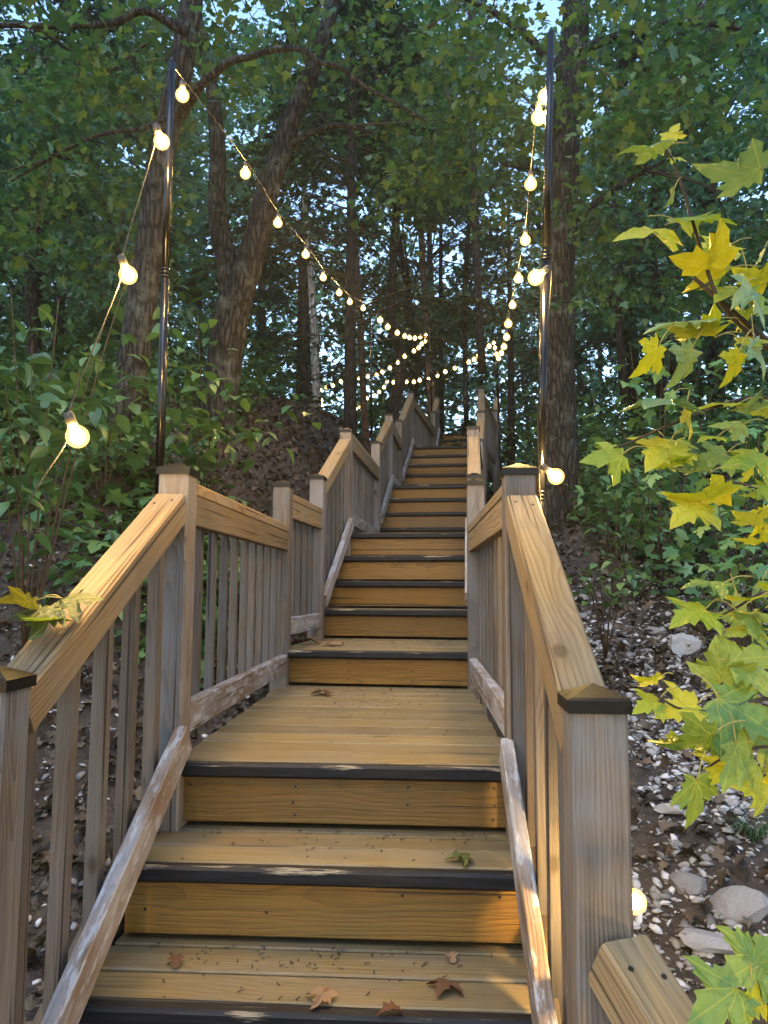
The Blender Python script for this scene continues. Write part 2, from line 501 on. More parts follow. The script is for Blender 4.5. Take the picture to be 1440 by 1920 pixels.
xs = np.unique(np.concatenate([np.arange(-4, 6, .08), np.arange(-60, -4, 1.2), np.arange(6, 60, 1.2)]))
ys = np.unique(np.concatenate([np.arange(-1, 12, .08), np.arange(-30, -1, 1.2), np.arange(12, 120, 1.5)]))
GX, GY = np.meshgrid(xs, ys)
GZ = ground_z(GX, GY)
near = ((GX > -4) & (GX < 6) & (GY > -1) & (GY < 12))
GZ = GZ + np.where(near, rng.normal(0, .008, GX.shape), 0)
nx, ny = len(xs), len(ys)
I = np.arange(nx*ny).reshape(ny, nx)
F = np.stack([I[:-1,:-1], I[:-1,1:], I[1:,1:], I[1:,:-1]], -1).reshape(-1, 4)
g_o = link('ground', mesh_np('ground', np.stack([GX, GY, GZ], -1).reshape(-1, 3), F, True), M['ground'])
tag(g_o, 'brown woodland soil of the hillside beside the stairs', 'ground', kind='structure')

# ------------------------------------------------------------------ staircase
RISE = .18
NL = {-4:((-.83,.48),(.18,.43)), -3:((-.79,.77),(.20,.72)), -2:((-.75,1.06),(.24,1.01)), -1:((-.71,1.345),(.27,1.295)),
      0:((-.67,1.63),(.305,1.58)), 1:((-.635,1.905),(.335,1.855)), 2:((-.60,2.19),(.36,2.14)), 3:((-.52,3.86),(.42,3.74)),
      4:((-.43,4.75),(.515,4.62)), 5:((-.39,5.03),(.555,4.90)), 6:((-.35,5.30),(.595,5.17)), 7:((-.305,5.58),(.635,5.45)),
      8:((-.085,7.32),(.90,7.17)), 9:((-.04,7.62),(.95,7.47)), 10:((.005,7.92),(1.0,7.77)), 11:((.05,8.23),(1.04,8.08)),
      12:((.205,9.45),(1.22,9.29))}
for i in range(13, 17): NL[i] = ((.205+.047*(i-12), 9.45+.30*(i-12)), (1.22+.047*(i-12), 9.29+.30*(i-12)))
for i in range(17, 22): NL[i] = ((.86+.065*(i-17), 12.9+.29*(i-17)), (1.84+.065*(i-17), 12.6+.29*(i-17)))
NL[22] = ((1.6, 16.4), (2.55, 16.1))

stair = empty('wooden_staircase', (0, 1.6, 0), 'long weathered wooden staircase with black nosings and railings climbing the wooded hillside', 'staircase')

def prism(name, p0, p1, w, t, up, mat, parent, ch=.004, jit=.0, label=None):
    """board from p0 to p1 along local x, width w (local y), thickness t (local z), chamfered edges"""
    p0, p1 = Vector(p0), Vector(p1)
    L = (p1 - p0).length
    a, b = w/2, t/2
    c = min(ch, a*.4, b*.4)
    prof = [(-a+c,-b),(a-c,-b),(a,-b+c),(a,b-c),(a-c,b),(-a+c,b),(-a,b-c),(-a,-b+c)]
    V = []
    for sx in (-.5, .5):
        j = [(random.uniform(-jit, jit), random.uniform(-jit, jit)) for _ in range(2)]
        for y, z in prof: V.append((sx*L, y + j[0][0], z + j[0][1]))
    F = [tuple(range(8))[::-1], tuple(range(8, 16))] + [(k, (k+1) % 8, 8+(k+1) % 8, 8+k) for k in range(8)]
    me = mesh_np(name, V, F)
    mt = frame(p1 - p0, Vector(up)).to_4x4()
    mt.translation = (p0 + p1)/2
    o = link(name, me, mat, parent, mt)
    if label: o['label'] = label
    return o

scr = bmesh.new(); bmesh.ops.create_cone(scr, cap_ends=True, segments=8, radius1=.0042, radius2=.0042, depth=.003)
screw_me = bpy.data.meshes.new('screw'); scr.to_mesh(screw_me); scr.free(); screw_me.materials.append(M['screw'])

def V3(p, z): return Vector((p[0], p[1], z))
for n in range(-4, 22):
    z = n*RISE
    A, B = V3(NL[n][0], z), V3(NL[n][1], z)
    A2, B2 = V3(NL[n+1][0], z), V3(NL[n+1][1], z)
    ax = (B - A).normalized(); back = Vector((-ax.y, ax.x, 0))
    if back.y < 0: back = -back
    ext = .015
    # nosing strip: painted black, 40 mm tall
    c0, c1 = A - ax*ext + back*.019 - Vector((0,0,.0185)), B + ax*ext + back*.019 - Vector((0,0,.0185))
    prism('nosing', c0, c1, .038, .039, (0,0,1), M['nosing'], stair, .007, .0015)
    # tread / landing boards run across between this nosing and the next riser
    fa, fb = A + back*.0405, B + back*.0405
    ax2 = (B2 - A2).normalized(); back2 = Vector((-ax2.y, ax2.x, 0))
    ea, eb = A2 + back2*.12, B2 + back2*.12
    depth = ((ea - fa).length + (eb - fb).length)/2
    nb = max(1, round(depth/.141))
    for k in range(nb):
        t0, t1 = k/nb, (k+1)/nb
        q0, q1 = fa.lerp(ea, (t0+t1)/2), fb.lerp(eb, (t0+t1)/2)
        wd = depth/nb - random.uniform(.008, .014)
        dz = Vector((0, 0, -.0195 + random.uniform(-.0015, .001)))
        prism('tread_board' if nb <= 3 else 'deck_board', q0 + dz - ax*ext*random.uniform(.4, 1), q1 + dz + ax*ext*random.uniform(.4, 1), wd, .038, (0,0,1), M['tread'], stair, .004, .001)
    # riser above this tread (up to the next nosing)
    if n < 21:
        zt = z + RISE
        zc = (z + .014 + zt - .040)/2; hgt = (zt - .040) - (z + .014)
        r0, r1 = A2 + back2*.037, B2 + back2*.037
        r0.z = r1.z = zc
        ro = prism('riser_board', r0, r1, .024, hgt, (0,0,1), M['riser'], stair, .003, .001)
        if -1 <= n < 17:
            for fx in (.05, .36, .70, .95):
                for dz in (-.045, .0, .045):
                    if random.random() < .72:
                        s = r0.lerp(r1, fx + random.uniform(-.006, .006)) - back2*.0128 + Vector((0,0,dz + random.uniform(-.008,.008)))
                        mt = frame(ax2, -back2).to_4x4(); mt.translation = s
                        link('screw', screw_me, None, ro, mt)

# posts: (x, y, top z relative to the eye)
LP = [(-.690,1.35,-.135),(-.616,2.215,.374),(-.528,3.88,.562),(-.421,4.70,.72),(-.290,5.62,1.215),(-.082,7.33,1.455),(.053,8.28,1.955),(.190,9.48,2.16),(.385,10.72,2.86),(.86,12.95,3.10),(1.01,14.1,3.69)]
RP = [(.345,1.25,-.150),(.388,2.14,.365),(.462,3.74,.555),(.560,4.60,.715),(.662,5.48,1.21),(.915,7.16,1.45),(1.065,8.10,1.955),(1.235,9.30,2.15),(1.39,10.52,2.88),(1.90,12.62,3.05),(2.12,13.8,3.62)]
LP0 = (-1.02,.42,-.95); RP0 = (.66,.42,-.93)
CAPV = []
def cap_mesh():
    a, h0, h1 = .0500, -.018, .002
    V = [(-a,-a,h0),(a,-a,h0),(a,a,h0),(-a,a,h0),(-a,-a,h1),(a,-a,h1),(a,a,h1),(-a,a,h1)]
    b = a*.86
    V += [(-b,-b,h1+.004),(b,-b,h1+.004),(b,b,h1+.004),(-b,b,h1+.004),(0,0,.024)]
    F = [(0,1,5,4),(1,2,6,5),(2,3,7,6),(3,0,4,7),(4,5,9,8),(5,6,10,9),(6,7,11,10),(7,4,8,11),(8,9,12),(9,10,12),(10,11,12),(11,8,12),(3,2,1,0)]
    return mesh_np('post_cap', V, F)
cap_me = cap_mesh(); cap_me.materials.append(M['cap'])
def post(x, y, ztop, ang, idx):
    zt = .864 + ztop - .03
    zb = gz(x, y) - .25
    o = prism('post', (x, y, zb), (x, y, zt), .089, .089, (math.sin(ang), math.cos(ang), 0), M['post'], stair, .005)
    mt = Matrix.Translation((x, y, zt)) @ Matrix.Rotation(-ang, 4, 'Z')
    link('post_cap', cap_me, None, o, mt)
    return o
angs = [3.5,4,5,7,7,8.5,8.5,9,9,13,13]
for i in range(11):
    post(*LP[i], R(angs[i]), i); post(*RP[i], R(angs[i]), i)
post(*LP0, R(-25), 0); post(*RP0, R(25), 0)

def level_z(y, side):
    """height of the nosing line at y (linear between nosings within flights)"""
    ks = sorted(NL)
    for a, b in zip(ks, ks[1:]):
        ya, yb = NL[a][side][1], NL[b][side][1]
        if ya <= y < yb: return a*RISE + (y-ya)/(yb-ya)*RISE
    return None
BW = .034
def baluster(x, y, z0, z1, ang, parent, BW=.034):
    prism('baluster', (x, y, z0), (x, y, z1), BW, BW, (math.sin(ang), math.cos(ang), 0), M['baluster'], parent, .002, .002)
def railing(a, b, kind, side, deck=None, ztop=None, zfoot=None):
    pa, pb = Vector((a[0], a[1], 0)), Vector((b[0], b[1], 0))
    d = (pb - pa).normalized(); nin = Vector((d.y, -d.x, 0)) * (1 if side == 0 else -1)
    L = (pb - pa).length
    ang = math.atan2(d.x, d.y)
    half = .0445
    s0, s1 = pa + d*half*.98, pb - d*half*.98
    if kind == 'flat':
        z = .864 + ztop
        up = (0,0,1)
        r = prism('railing', s0 + Vector((0,0,z-.038-.0465)) + nin*.022, s1 + Vector((0,0,z-.038-.0465)) + nin*.022, .038, .091, up, M['rail'], stair, .003)
        prism('handrail_cap', s0 + Vector((0,0,z-.019)), s1 + Vector((0,0,z-.019)), .086, .037, up, M['rail'], r, .004)
        zd = deck*RISE
        prism('bottom_rail', s0 + Vector((0,0,zd+.115)) + nin*.0215, s1 + Vector((0,0,zd+.115)) + nin*.0215, .038, .089, up, M['kick'], r, .004)
        nbal = max(2, int(round((L-.09)/.16)))
        for k in range(nbal):
            p = s0.lerp(s1, (k+.5)/nbal) - nin*.016
            baluster(p.x, p.y, zd+.085, z-.04, ang, r, .028)
    else:
        za, zb = .864 + a[2] - (.055 if kind == 'slope' else .43), .864 + b[2] - .100
        q0, q1 = s0 + Vector((0,0,za)), s1 + Vector((0,0,zb))
        off = Vector((0,0,-.04))
        r = prism('railing', q0+off*1.15-nin*.001, q1+off*1.15-nin*.001, .087, .087, (0,0,1), M['rail'], stair, .006)
        dv = (q1-q0).normalized(); upv = Vector((d.y, -d.x, 0)).cross(dv); upv = upv if upv.z > 0 else -upv
        for qq, sg in ((q0, 1), (q1, -1)):
            for off2, al in ((.022, .045), (-.022, .065)):
                mt = frame(dv, upv).to_4x4(); mt.translation = qq + off*1.15 + dv*sg*al + nin*off2 + upv*.0437
                link('screw', screw_me, None, r, mt)
        # bottom rail rides on the nosings
        zf0, zf1 = zfoot
        inn = nin*.045
        ta, tb = pa + d*.03, pb - d*.015
        prism('bottom_rail', ta + Vector((0,0,zf0)) + inn, tb + Vector((0,0,zf1)) + inn, .036, .089, (0,0,1), M['kick'], r, .004)
        nbal = max(2, int(round((L-.09)/.150)))
        for k in range(nbal):
            t = (k+.55)/nbal
            p = s0.lerp(s1, t) - nin*.012
            zt = za + (zb-za)*t - .09
            zlow = zf0 + (zf1-zf0)*t - .20
            baluster(p.x, p.y, zlow, zt + .03, ang, r)
    return r
def foot(n0, n1, side, a, b):
    """bottom rail centre heights at posts a,b for a flight whose nosings are n0..n1"""
    y0, y1 = NL[n0][side][1], NL[n1][side][1]
    s = (n1-n0)*RISE/(y1-y0)
    f = lambda y: n0*RISE + (y-y0)*s + .064
    return f(a[1]+.03), f(b[1]-.015)
for side, P in ((0, LP), (1, RP)):
    railing(P[0], P[1], 'slope', side, zfoot=foot(0, 2, side, P[0], P[1]))
    railing(P[1], P[2], 'flat', side, 2, P[1][2]-.062)
    railing(P[2], P[3], 'flat', side, 3, P[2][2]-.075)
    railing(P[3], P[4], 'slope', side, zfoot=foot(4, 7, side, P[3], P[4]))
    railing(P[4], P[5], 'flat', side, 7, P[4][2]-.04)
    railing(P[5], P[6], 'slope', side, zfoot=foot(8, 11, side, P[5], P[6]))
    railing(P[6], P[7], 'flat', side, 11, P[6][2]-.085)
    railing(P[7], P[8], 'slope', side, zfoot=foot(12, 16, side, P[7], P[8]))
    railing(P[8], P[9], 'flat', side, 16, P[8][2]-.09)
    railing(P[9], P[10], 'slope', side, zfoot=foot(17, 21, side, P[9], P[10]))
# lower flight railings, turning away towards the viewer
for side, p0, p1 in ((0, LP0, LP[0]), (1, RP0, RP[0])):
    a = (p0[0], p0[1], p0[2]); b = (p1[0], p1[1], p1[2]-.27)
    railing(a, b, 'slope', side, zfoot=(-.62, -.02))
# stringers and rim boards
fl = [(-4,2),(4,7),(8,11),(12,16),(17,21)]
for n0, n1 in fl:
    for side in (0, 1):
        s = -1 if side == 0 else 1
        a = V3(NL[n0][side], n0*RISE-.20); b = V3(NL[n1][side], n1*RISE-.20)
        nrm = Vector((s*(.045 if side == 0 else .05), .03, 0))
        prism('stringer', a+nrm, b+nrm, .036, .235, (0,0,1), M['stringer'], stair, .003)
for n0, n1 in [(2,3),(3,4),(7,8),(11,12),(16,17)]:
    for side in (0, 1):
        s = -1 if side == 0 else 1
        a = V3(NL[n0][side], n0*RISE-.135); b = V3(NL[n1][side], n0*RISE-.135)
        nrm = Vector((s*.012, .05, 0))
        prism('rim_board', a+nrm, b+nrm, .036, .185, (0,0,1), M['stringer'], stair, .003)

# ------------------------------------------------------------------ light poles
def pole(px0, py0, px1, py1, d, wpx, label, rings=True, d1=None):
    a = at(px0, py0, d); b = at(px1, py1, d1 or d)
    r0 = wpx/FPX*d/2
    zb = gz(a.x, a.y)
    dirv = (b - a)
    foot_ = a + dirv*((zb-.1-a.z)/dirv.z)
    root = empty('light_pole', foot_, label, 'pole', 'black poles carrying the string lights')
    secs = 4 if rings else 2
    for k in range(secs):
        t0, t1 = k/secs, (k+1)/secs
        ra, rb = r0*(1-.07*k), r0*(1-.07*k)*.98
        p, q = foot_.lerp(b, t0), foot_.lerp(b, t1)
        V, F = tube([p, p.lerp(q, .5), q], [ra, ra, rb], 14)
        link('pole_section', mesh_np('pole_section', V, F, True), M['pole'], root)
        if k:
            prt = []
            for j in range(3 if rings else 1):
                c = p + dirv.normalized()*(.012*j)
                e = c + dirv.normalized()*.006
                prt.append(tube([c, e], [ra*1.16, ra*1.16], 14))
            V, F = joinvf(prt)
            link('collar', mesh_np('collar', V, F, True), M['pole'], root)
    V, F = tube([b, b + dirv.normalized()*.02], [r0*.66, r0*.2], 12)
    link('tip', mesh_np('tip', V, F, True), M['pole'], root)
    return b
PT_L = pole(300, 860, 322, 118, 2.34, 19, 'tall glossy black pole behind the left railing post nearest the landing')
PT_R = pole(1014, 860, 1033, 62, 2.27, 19, 'tall glossy black pole behind the right railing post with bulbs climbing it')
PT_2 = pole(697, 822, 694, 574, 7.45, 4.6, 'thin black pole beside the left railing midway up the stairs', False)
PT_3 = pole(809, 742, 808, 621, 13.1, 3.6, 'thin far pole at the left of the topmost landing where the bulb string folds back', False)
PT_4 = pole(873, 826, 874, 684, 14.4, 3.2, 'thin far pole behind the top steps under the lower far bulb string', False)
PT_5 = pole(936, 800, 929, 625, 12.75, 3.6, 'thin far pole at the right of the topmost landing among yellow leaves', False)
PT_6 = pole(770, 716, 769, 655, 17.0, 2.6, 'thin distant pole above the left railing peak', False)

# ------------------------------------------------------------------ string lights
def lathe(prof, seg=16):
    V, F = [], []
    for i, (r, z) in enumerate(prof):
        for k in range(seg):
            th = 2*math.pi*k/seg
            V.append((r*math.cos(th), r*math.sin(th), z))
        if i:
            for k in range(seg):
                k2 = (k+1) % seg; o = (i-1)*seg
                F.append((o+k, o+k2, o+seg+k2, o+seg+k))
    F.append(tuple(range(seg))[::-1]); F.append(tuple(range(len(V)-seg, len(V))))
    return V, F
BR = .0245
gp = [(.011, -.020)] + [(max(.001, BR*math.sin(t)), -.040 - BR*.95*math.cos(math.pi - t)*-1) for t in []]
prof = [(.0105, -.016), (.0115, -.021)]
for k in range(1, 12):
    t = math.pi*(k/11*.86 + .14)
    prof.append((max(.0008, BR*math.sin(t)), -.0455 + BR*math.cos(t)))
V, F = lathe(prof, 18); glass_me = mesh_np('bulb', V, F, True); glass_me.materials.append(M['glass'])
V, F = lathe([(.0075, .010), (.0105, .007), (.0115, -.004), (.0110, -.010), (.0105, -.019)], 14); sock_me = mesh_np('socket', V, F, True); sock_me.materials.append(M['socket'])
fp = [(.0008, -.026)] + [(.0150*math.sin(math.pi*k/8), -.0450 + .0165*math.cos(math.pi*k/8)) for k in range(1, 8)] + [(.0008, -.061)]
V, F = lathe(fp, 12); fil_me = mesh_np('filament', V, F, True); fil_me.materials.append(M['filament'])
pl = bpy.data.lights.new('bulb_light', 'POINT'); pl.energy = BULB_W; pl.color = (1, .64, .21); pl.shadow_soft_size = .02
pl_far = bpy.data.lights.new('bulb_light', 'POINT'); pl_far.energy = BULB_W*.6; pl_far.color = (1, .64, .21); pl_far.shadow_soft_size = .02
def bulb(pos, parent, tilt=(0, 0), lit=True, far=False, scale=1.0):
    """pos is the globe centre"""
    rot = Matrix.Rotation(tilt[1], 4, 'Y') @ Matrix.Rotation(tilt[0], 4, 'X')
    mt = Matrix.Translation(pos) @ rot @ Matrix.Scale(scale, 4) @ Matrix.Translation((0, 0, .0445))
    b = link('bulb', glass_me, None, parent, mt)
    link('socket', sock_me, None, b, mt)
    link('filament', fil_me, None, b, mt)
    if lit:
        lo = bpy.data.objects.new('bulb_light', pl_far if far else pl); COL.objects.link(lo)
        setparent(lo, b, Matrix.Translation(pos))
    return mt @ Vector((0, 0, .010))
def cord(pts, r, parent, n=5):
    P = catmull(pts, n)
    V, F = tube(P, [r]*len(P), 6)
    link('cord', mesh_np('cord', V, F, True), M['cord'], parent)
def plan_d(px, a, b):
    """forward distance where the pixel column px meets the plan line a->b"""
    s = (px-720)/FPX
    t = (s*a[1]-a[0]) / ((b[0]-a[0]) - s*(b[1]-a[1]))
    return a[1] + t*(b[1]-a[1])

# left string, near: comes up from the lower left to the top of the left pole
sl = empty('string_light', PT_L, 'round warm bulbs strung from lower left up the left pole and along the stairs', 'string lights', 'warm string lights over the stairs')
pts = [at(-420, 2050, .85), at(-160, 1440, 1.08), at(0, 1062, 1.36), at(60, 930, 1.46)]
wire = list(pts)
bulb(Vector((-1.16, .62, .32)), sl, (.3, -.2)); 
for px, py, d, wx, wy in [(145, 818, 1.58, 127, 795), (240, 515, 1.95, 228, 497), (303, 265, 2.22, 292, 247)]:
    top = bulb(at(px, py, d), sl, (.25, -.35))
    wire += [at(wx-6, wy+40, d-.02), at(wx, wy, d), at(wx+7, wy-40, d+.02)]
wire += [PT_L + Vector((0, 0, -.01))]
cord(wire, .0019, sl)
# over the stairs along the left side
a2, b2 = (PT_L.x, PT_L.y), (PT_2.x, PT_2.y)
wire = [PT_L + Vector((0,0,-.01))]
for px, py in [(342, 178), (460, 325), (521, 418), (573, 477), (606, 520), (636, 549), (656, 566), (681, 578)]:
    d = plan_d(px, a2, b2); top = bulb(at(px, py, d), sl); wire.append(top + Vector((.004, 0, .004)))
wire.append(PT_2)
c3 = (PT_3.x, PT_3.y)
for px, py in [(713, 600), (727, 613), (745, 624), (759, 630), (768, 633), (778, 634), (788, 632), (798, 629)]:
    d = plan_d(px, b2, c3); top = bulb(at(px, py, d), sl, far=True, scale=1.35); wire.append(top)
wire.append(PT_3)
cord(wire, .0019, sl, 4)
# far left string, folding back to the left
sf = empty('string_light', PT_3, 'distant string of small bulbs running down left from the fold to the pale trunk', 'string lights', 'warm string lights over the stairs')
wire = [PT_3]
far1 = [(797,639),(791,645),(785,652),(776,658),(759,668),(746,680),(731,690),(717,697),(706,702),(690,706),(673,709),(662,709),(651,705),(639,715),(624,723),(611,727),(601,731),(603,751),(604,760)]
for i, (px, py) in enumerate(far1):
    d = 13.2 + 3.6*i/len(far1); top = bulb(at(px, py, d), sf, far=True, lit=(i % 2 == 0), scale=1.7); wire.append(top)
cord(wire, .0024, sf, 3)
# right string near: climbs the right pole and runs off along the stairs
sr = empty('string_light', PT_R, 'string of round warm bulbs climbing the right pole and running up the right side', 'string lights', 'warm string lights over the stairs')
wire = [Vector((.95, .3, -.55)), Vector((.80, .8, -.25))]
bulb(Vector((.86, .62, -.12)), sr, (0, .5)); bulb(Vector((1.05, .05, .05)), sr, (0, .4))
for px, py, d, tl, wo in [(1188, 1690, 1.58, (0, -1.2), (-.05, .02, .0)), (1042, 893, 2.22, (0, -.9), (-.03, 0, .01)), (1005, 520, 2.24, (0, .9), (.03, 0, .01)), (1023, 180, 2.30, (0, .3), (.0, .02, .03))]:
    p = at(px, py, d); top = bulb(p, sr, tl); wire.append(top + Vector(wo)*.3)
wire.append(PT_R + Vector((0, .01, -.02)))
cord(wire, .0019, sr)
aR, bR = (PT_R.x, PT_R.y), (PT_5.x, PT_5.y)
wire = [at(1024, 190, 2.28)]
for px, py, d in [(1010,220,2.36),(995,345,2.85),(985,450,3.35),(972,522,3.95),(961,572,4.8),(953,607,5.8),(950,632,6.7),(945,650,7.6),(940,662,8.6),(935,672,9.7),(931,664,10.8),(928,652,11.8),(926,643,12.4)]:
    top = bulb(at(px, py, d), sr, far=d > 6, scale=1.0 if d < 5 else 1.3); wire.append(top)
wire.append(PT_5)
cord(wire, .0019, sr, 4)
# far right string
sq = empty('string_light', PT_5, 'distant string of small bulbs sagging left behind the staircase peak', 'string lights', 'warm string lights over the stairs')
wire = [PT_5]
far2 = [(917,649),(905,659),(897,667),(889,674),(879,679),(853,690),(835,697),(820,704),(804,709),(787,713),(776,716),(762,716),(751,717),(738,717),(726,715),(720,726),(711,735),(702,742),(688,747),(674,765),(668,767)]
for i, (px, py) in enumerate(far2):
    d = 12.9 + 4.5*i/len(far2); top = bulb(at(px, py, d), sq, far=True, lit=(i % 2 == 0), scale=1.7); wire.append(top)
cord(wire, .0024, sq, 3)

# ------------------------------------------------------------------ trees
def trunk_px(pts, d, seg=14, wob=.10, n=5):
    """pts: (px,py,width px[,d])"""
    P, Rr = [], []
    for q in pts:
        dd = q[3] if len(q) > 3 else d
        P.append(np.array(at(q[0], q[1], dd))); Rr.append(q[2]/FPX*dd/2)
    P2 = catmull(P, n); R2 = [float(r[0]) for r in catmull([(r, 0, 0) for r in Rr], n)]
    return tube(P2, R2, seg, wob)
def base_point(px, d):
    p = at(px, 1000, d); return Vector((p.x, p.y, gz(p.x, p.y)))
def in_corridor(p):
    y = p[1]
    if y < -.5 or y > 18: return False
    zs = max(0, .28*(y-1.3))
    return abs(p[0]-(xc(y)+.0)) < 1.15 and p[2] < zs + 3.0
def sprays(name, region, depth, nspray, nleaf, rad, size, tmpl, anchors, avoid=True, flat=.28):
    """leaf sprays in the view volume above the path, each hung on a twig from a limb anchor; returns leaf mesh arrays + twigs"""
    pos, twigs = [], []
    c = 0
    tries = 0
    while c < nspray and tries < nspray*6:
        tries += 1
        px = random.uniform(region[0], region[1]); py = random.uniform(region[2], region[3]); d = random.uniform(*depth)
        p = at(px, py, d)
        if avoid and in_corridor(p): continue
        if p.z < gz(p.x, p.y) + .7: continue
        c += 1
        n = int(nleaf*random.uniform(.6, 1.4)); r = rad*random.uniform(.7, 1.3)
        q = rng.normal(0, 1, (n, 3)); q /= np.linalg.norm(q, axis=1)[:, None]; q *= (rng.random(n)**.45)[:, None]*r
        q[:, 2] *= flat; q[:, 2] -= .18*(q[:, 0]**2 + q[:, 1]**2)/r
        pos.append(q + np.array(p))
        a = min(anchors, key=lambda A: (Vector(A)-p).length)
        anchors.append(Vector(p))
        a = Vector(a); mid = a.lerp(p, .5) + Vector((random.uniform(-.15,.15), random.uniform(-.15,.15), random.uniform(.0,.15)))*(p-a).length
        L = (p-a).length
        if L < 3.2:
            P2 = catmull([a, mid, p], 4); twigs.append(tube(P2, list(np.linspace(.004+.004*L, .0025, len(P2))), 5))
        for _ in range(3):
            e = q[random.randrange(n)] + np.array(p); 
            twigs.append(tube([p, e], [.0022, .001], 4))
    pos = np.concatenate(pos)
    n = len(pos)
    rot = rotmats(n, None, rng.normal(-.35, .45, n), rng.normal(0, .5, n))
    me = scatter(tmpl, pos, rot, rng.uniform(.55, 1.3, n)*size, name, False, None, True)
    return me, joinvf(twigs) if twigs else None

# tree A, left trunk
def big_tree(name, label, trunk_parts, spr, mat_b, mat_l, root_pt, anchors_px, extra=None):
    root = empty(name, root_pt, label, 'tree')
    V, F = joinvf(trunk_parts)
    link('trunk', mesh_np('trunk', V, F, True), mat_b, root)
    for e in (extra or []):
        link('limb', mesh_np('limb', *e, True), mat_b, root)
    anchors = [at(*a) for a in anchors_px]
    for s in spr:
        me, tw = sprays('crown', *s[:7], list(anchors)) if len(s) == 7 else sprays('crown', *s[:7], anchors, s[7])
        cr = link('crown', me, mat_l, root)
        if tw: link('twig_framework', mesh_np('twig_framework', *tw, True), M['twig'], cr)['kind'] = 'stuff'
    return root
tA = trunk_px([(170,1120,100),(205,960,74),(232,800,64),(262,600,58),(297,330,50),(342,110,46),(372,-80,42),(400,-260,36)], 5.4)
limbA = trunk_px([(338,215,24,5.4),(372,165,19,5.1),(398,142,15,4.9),(430,116,16,4.8),(470,106,13,4.7),(512,94,14,4.6),(560,92,12,4.5),(600,116,10,4.5),(640,128,9,4.5),(690,166,7,4.5),(740,192,6,4.5),(800,228,4,4.5)], 4.6, 8, .12)
limbA2 = trunk_px([(350,60,20),(270,20,16),(210,44,14),(110,49,12),(0,48,11),(-120,60,9)], 5.0, 8, .12)
limbA3 = trunk_px([(325,215,14),(270,240,10),(180,255,8),(90,300,6),(20,340,4)], 5.2, 7, .1)
big_tree('oak_tree', 'tall lichen spotted tree behind the left light pole, leaning right', [tA],
         [((-160,640,-330,230),(4.9,8.0),84,46,.55,.092,LEAF_MAPLE), ((-160,300,150,520),(5.2,7.5),34,50,.5,.09,LEAF_MAPLE)],
         M['bark'], M['canopy'], base_point(190, 5.4), [(470,104,4.7),(640,130,4.5),(210,44,5.0),(60,48,5.0),(345,110,5.4),(90,300,5.2),(370,-80,5.4),(270,450,5.4)], [limbA, limbA2, limbA3])
# tree B, forked trunk
tB = trunk_px([(380,1010,96),(395,900,80),(410,760,70),(425,640,68),(440,560,64)], 6.6)
tB1 = trunk_px([(438,580,48),(424,480,42),(406,380,36),(408,280,32),(395,150,24),(370,20,18)], 6.7, 12)
tB2 = trunk_px([(442,575,56),(470,480,52),(500,370,46),(528,280,42),(556,200,36),(600,90,30),(632,-30,26),(650,-200,20)], 6.6, 12)
limbB = trunk_px([(530,285,18),(580,250,13),(640,235,9),(700,250,6)], 6.6, 7, .1)
big_tree('oak_tree', 'forked tree with two stems spreading behind the left landing railing', [tB, tB1, tB2],
         [((280,900,-330,260),(6.0,9.0),44,46,.62,.095,LEAF_MAPLE)], M['bark'], M['canopy'], base_point(392, 6.6),
         [(556,200,6.6),(600,90,6.6),(632,-30,6.6),(408,280,6.7),(370,20,6.7),(640,235,6.6)], [limbB])
# tree C, right trunk
tC = trunk_px([(1052,1010,96),(1048,900,78),(1045,700,68),(1048,450,64),(1060,250,60),(1078,60,54),(1090,-120,46)], 7.2)
limbC = trunk_px([(1070,420,16),(1130,370,12),(1210,320,9),(1290,282,6)], 7.0, 7, .1)
limbC2 = trunk_px([(1066,150,22),(980,60,16),(900,10,12),(820,-30,9)], 7.2, 7, .1)
limbC3 = trunk_px([(1075,100,22),(1180,60,16),(1290,40,12),(1420,60,8)], 6.6, 7, .1)
big_tree('oak_tree', 'straight thick tree standing right of the right light pole', [tC],
         [((780,1560,-330,260),(5.0,8.6),88,46,.6,.092,LEAF_MAPLE), ((720,1010,120,560),(6.8,9.5),42,55,.55,.09,LEAF_MAPLE), ((1080,1560,180,560),(6.5,9.5),40,60,.55,.09,LEAF_MAPLE)],
         M['bark'], M['canopy'], base_point(1050, 7.2), [(980,60,7.2),(900,10,7.2),(1180,60,6.6),(1290,40,6.6),(1210,320,7),(1066,150,7.2),(1060,300,7.2)], [limbC, limbC2, limbC3])
# slender trunks seen between
def slim(name, label, pts, d, mat, spr=None, group=None):
    root = empty(name, base_point(pts[0][0], d), label, 'tree', group)
    V, F = trunk_px(pts, d, 10, .08)
    link('trunk', mesh_np('trunk', V, F, True), mat, root)
    if spr:
        me, tw = sprays('crown', *spr, [at(q[0], q[1], d) for q in pts[2:]])
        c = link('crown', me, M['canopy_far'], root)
        if tw: link('twig_framework', mesh_np('twig_framework', *tw, True), M['twig'], c)['kind'] = 'stuff'
slim('slender_tree', 'slim pale grey trunk left of the far bulb string', [(600,880,21),(597,790,17),(590,640,15),(583,520,13),(572,380,11),(560,200,8)], 13.5, M['bark_pale'], ((430,700,60,420),(12,15),40,70,.8,.15,LEAF_MAPLE))
slim('slender_tree', 'slim reddish trunk just behind the thin pole midway up', [(690,880,16),(682,760,14),(676,620,12),(668,480,11),(655,320,9),(648,150,7)], 12.6, M['bark_red'], ((560,800,-60,330),(12,14),40,70,.8,.14,LEAF_MAPLE))
slim('slender_tree', 'crooked dark trunk curving behind the middle railing peak', [(735,850,27),(738,770,24),(752,705,23),(748,655,21),(732,600,19),(738,480,17),(748,330,14),(755,160,10)], 14.6, M['bark_far'], ((640,880,0,380),(13,16.5),45,75,.9,.15,LEAF_MAPLE))
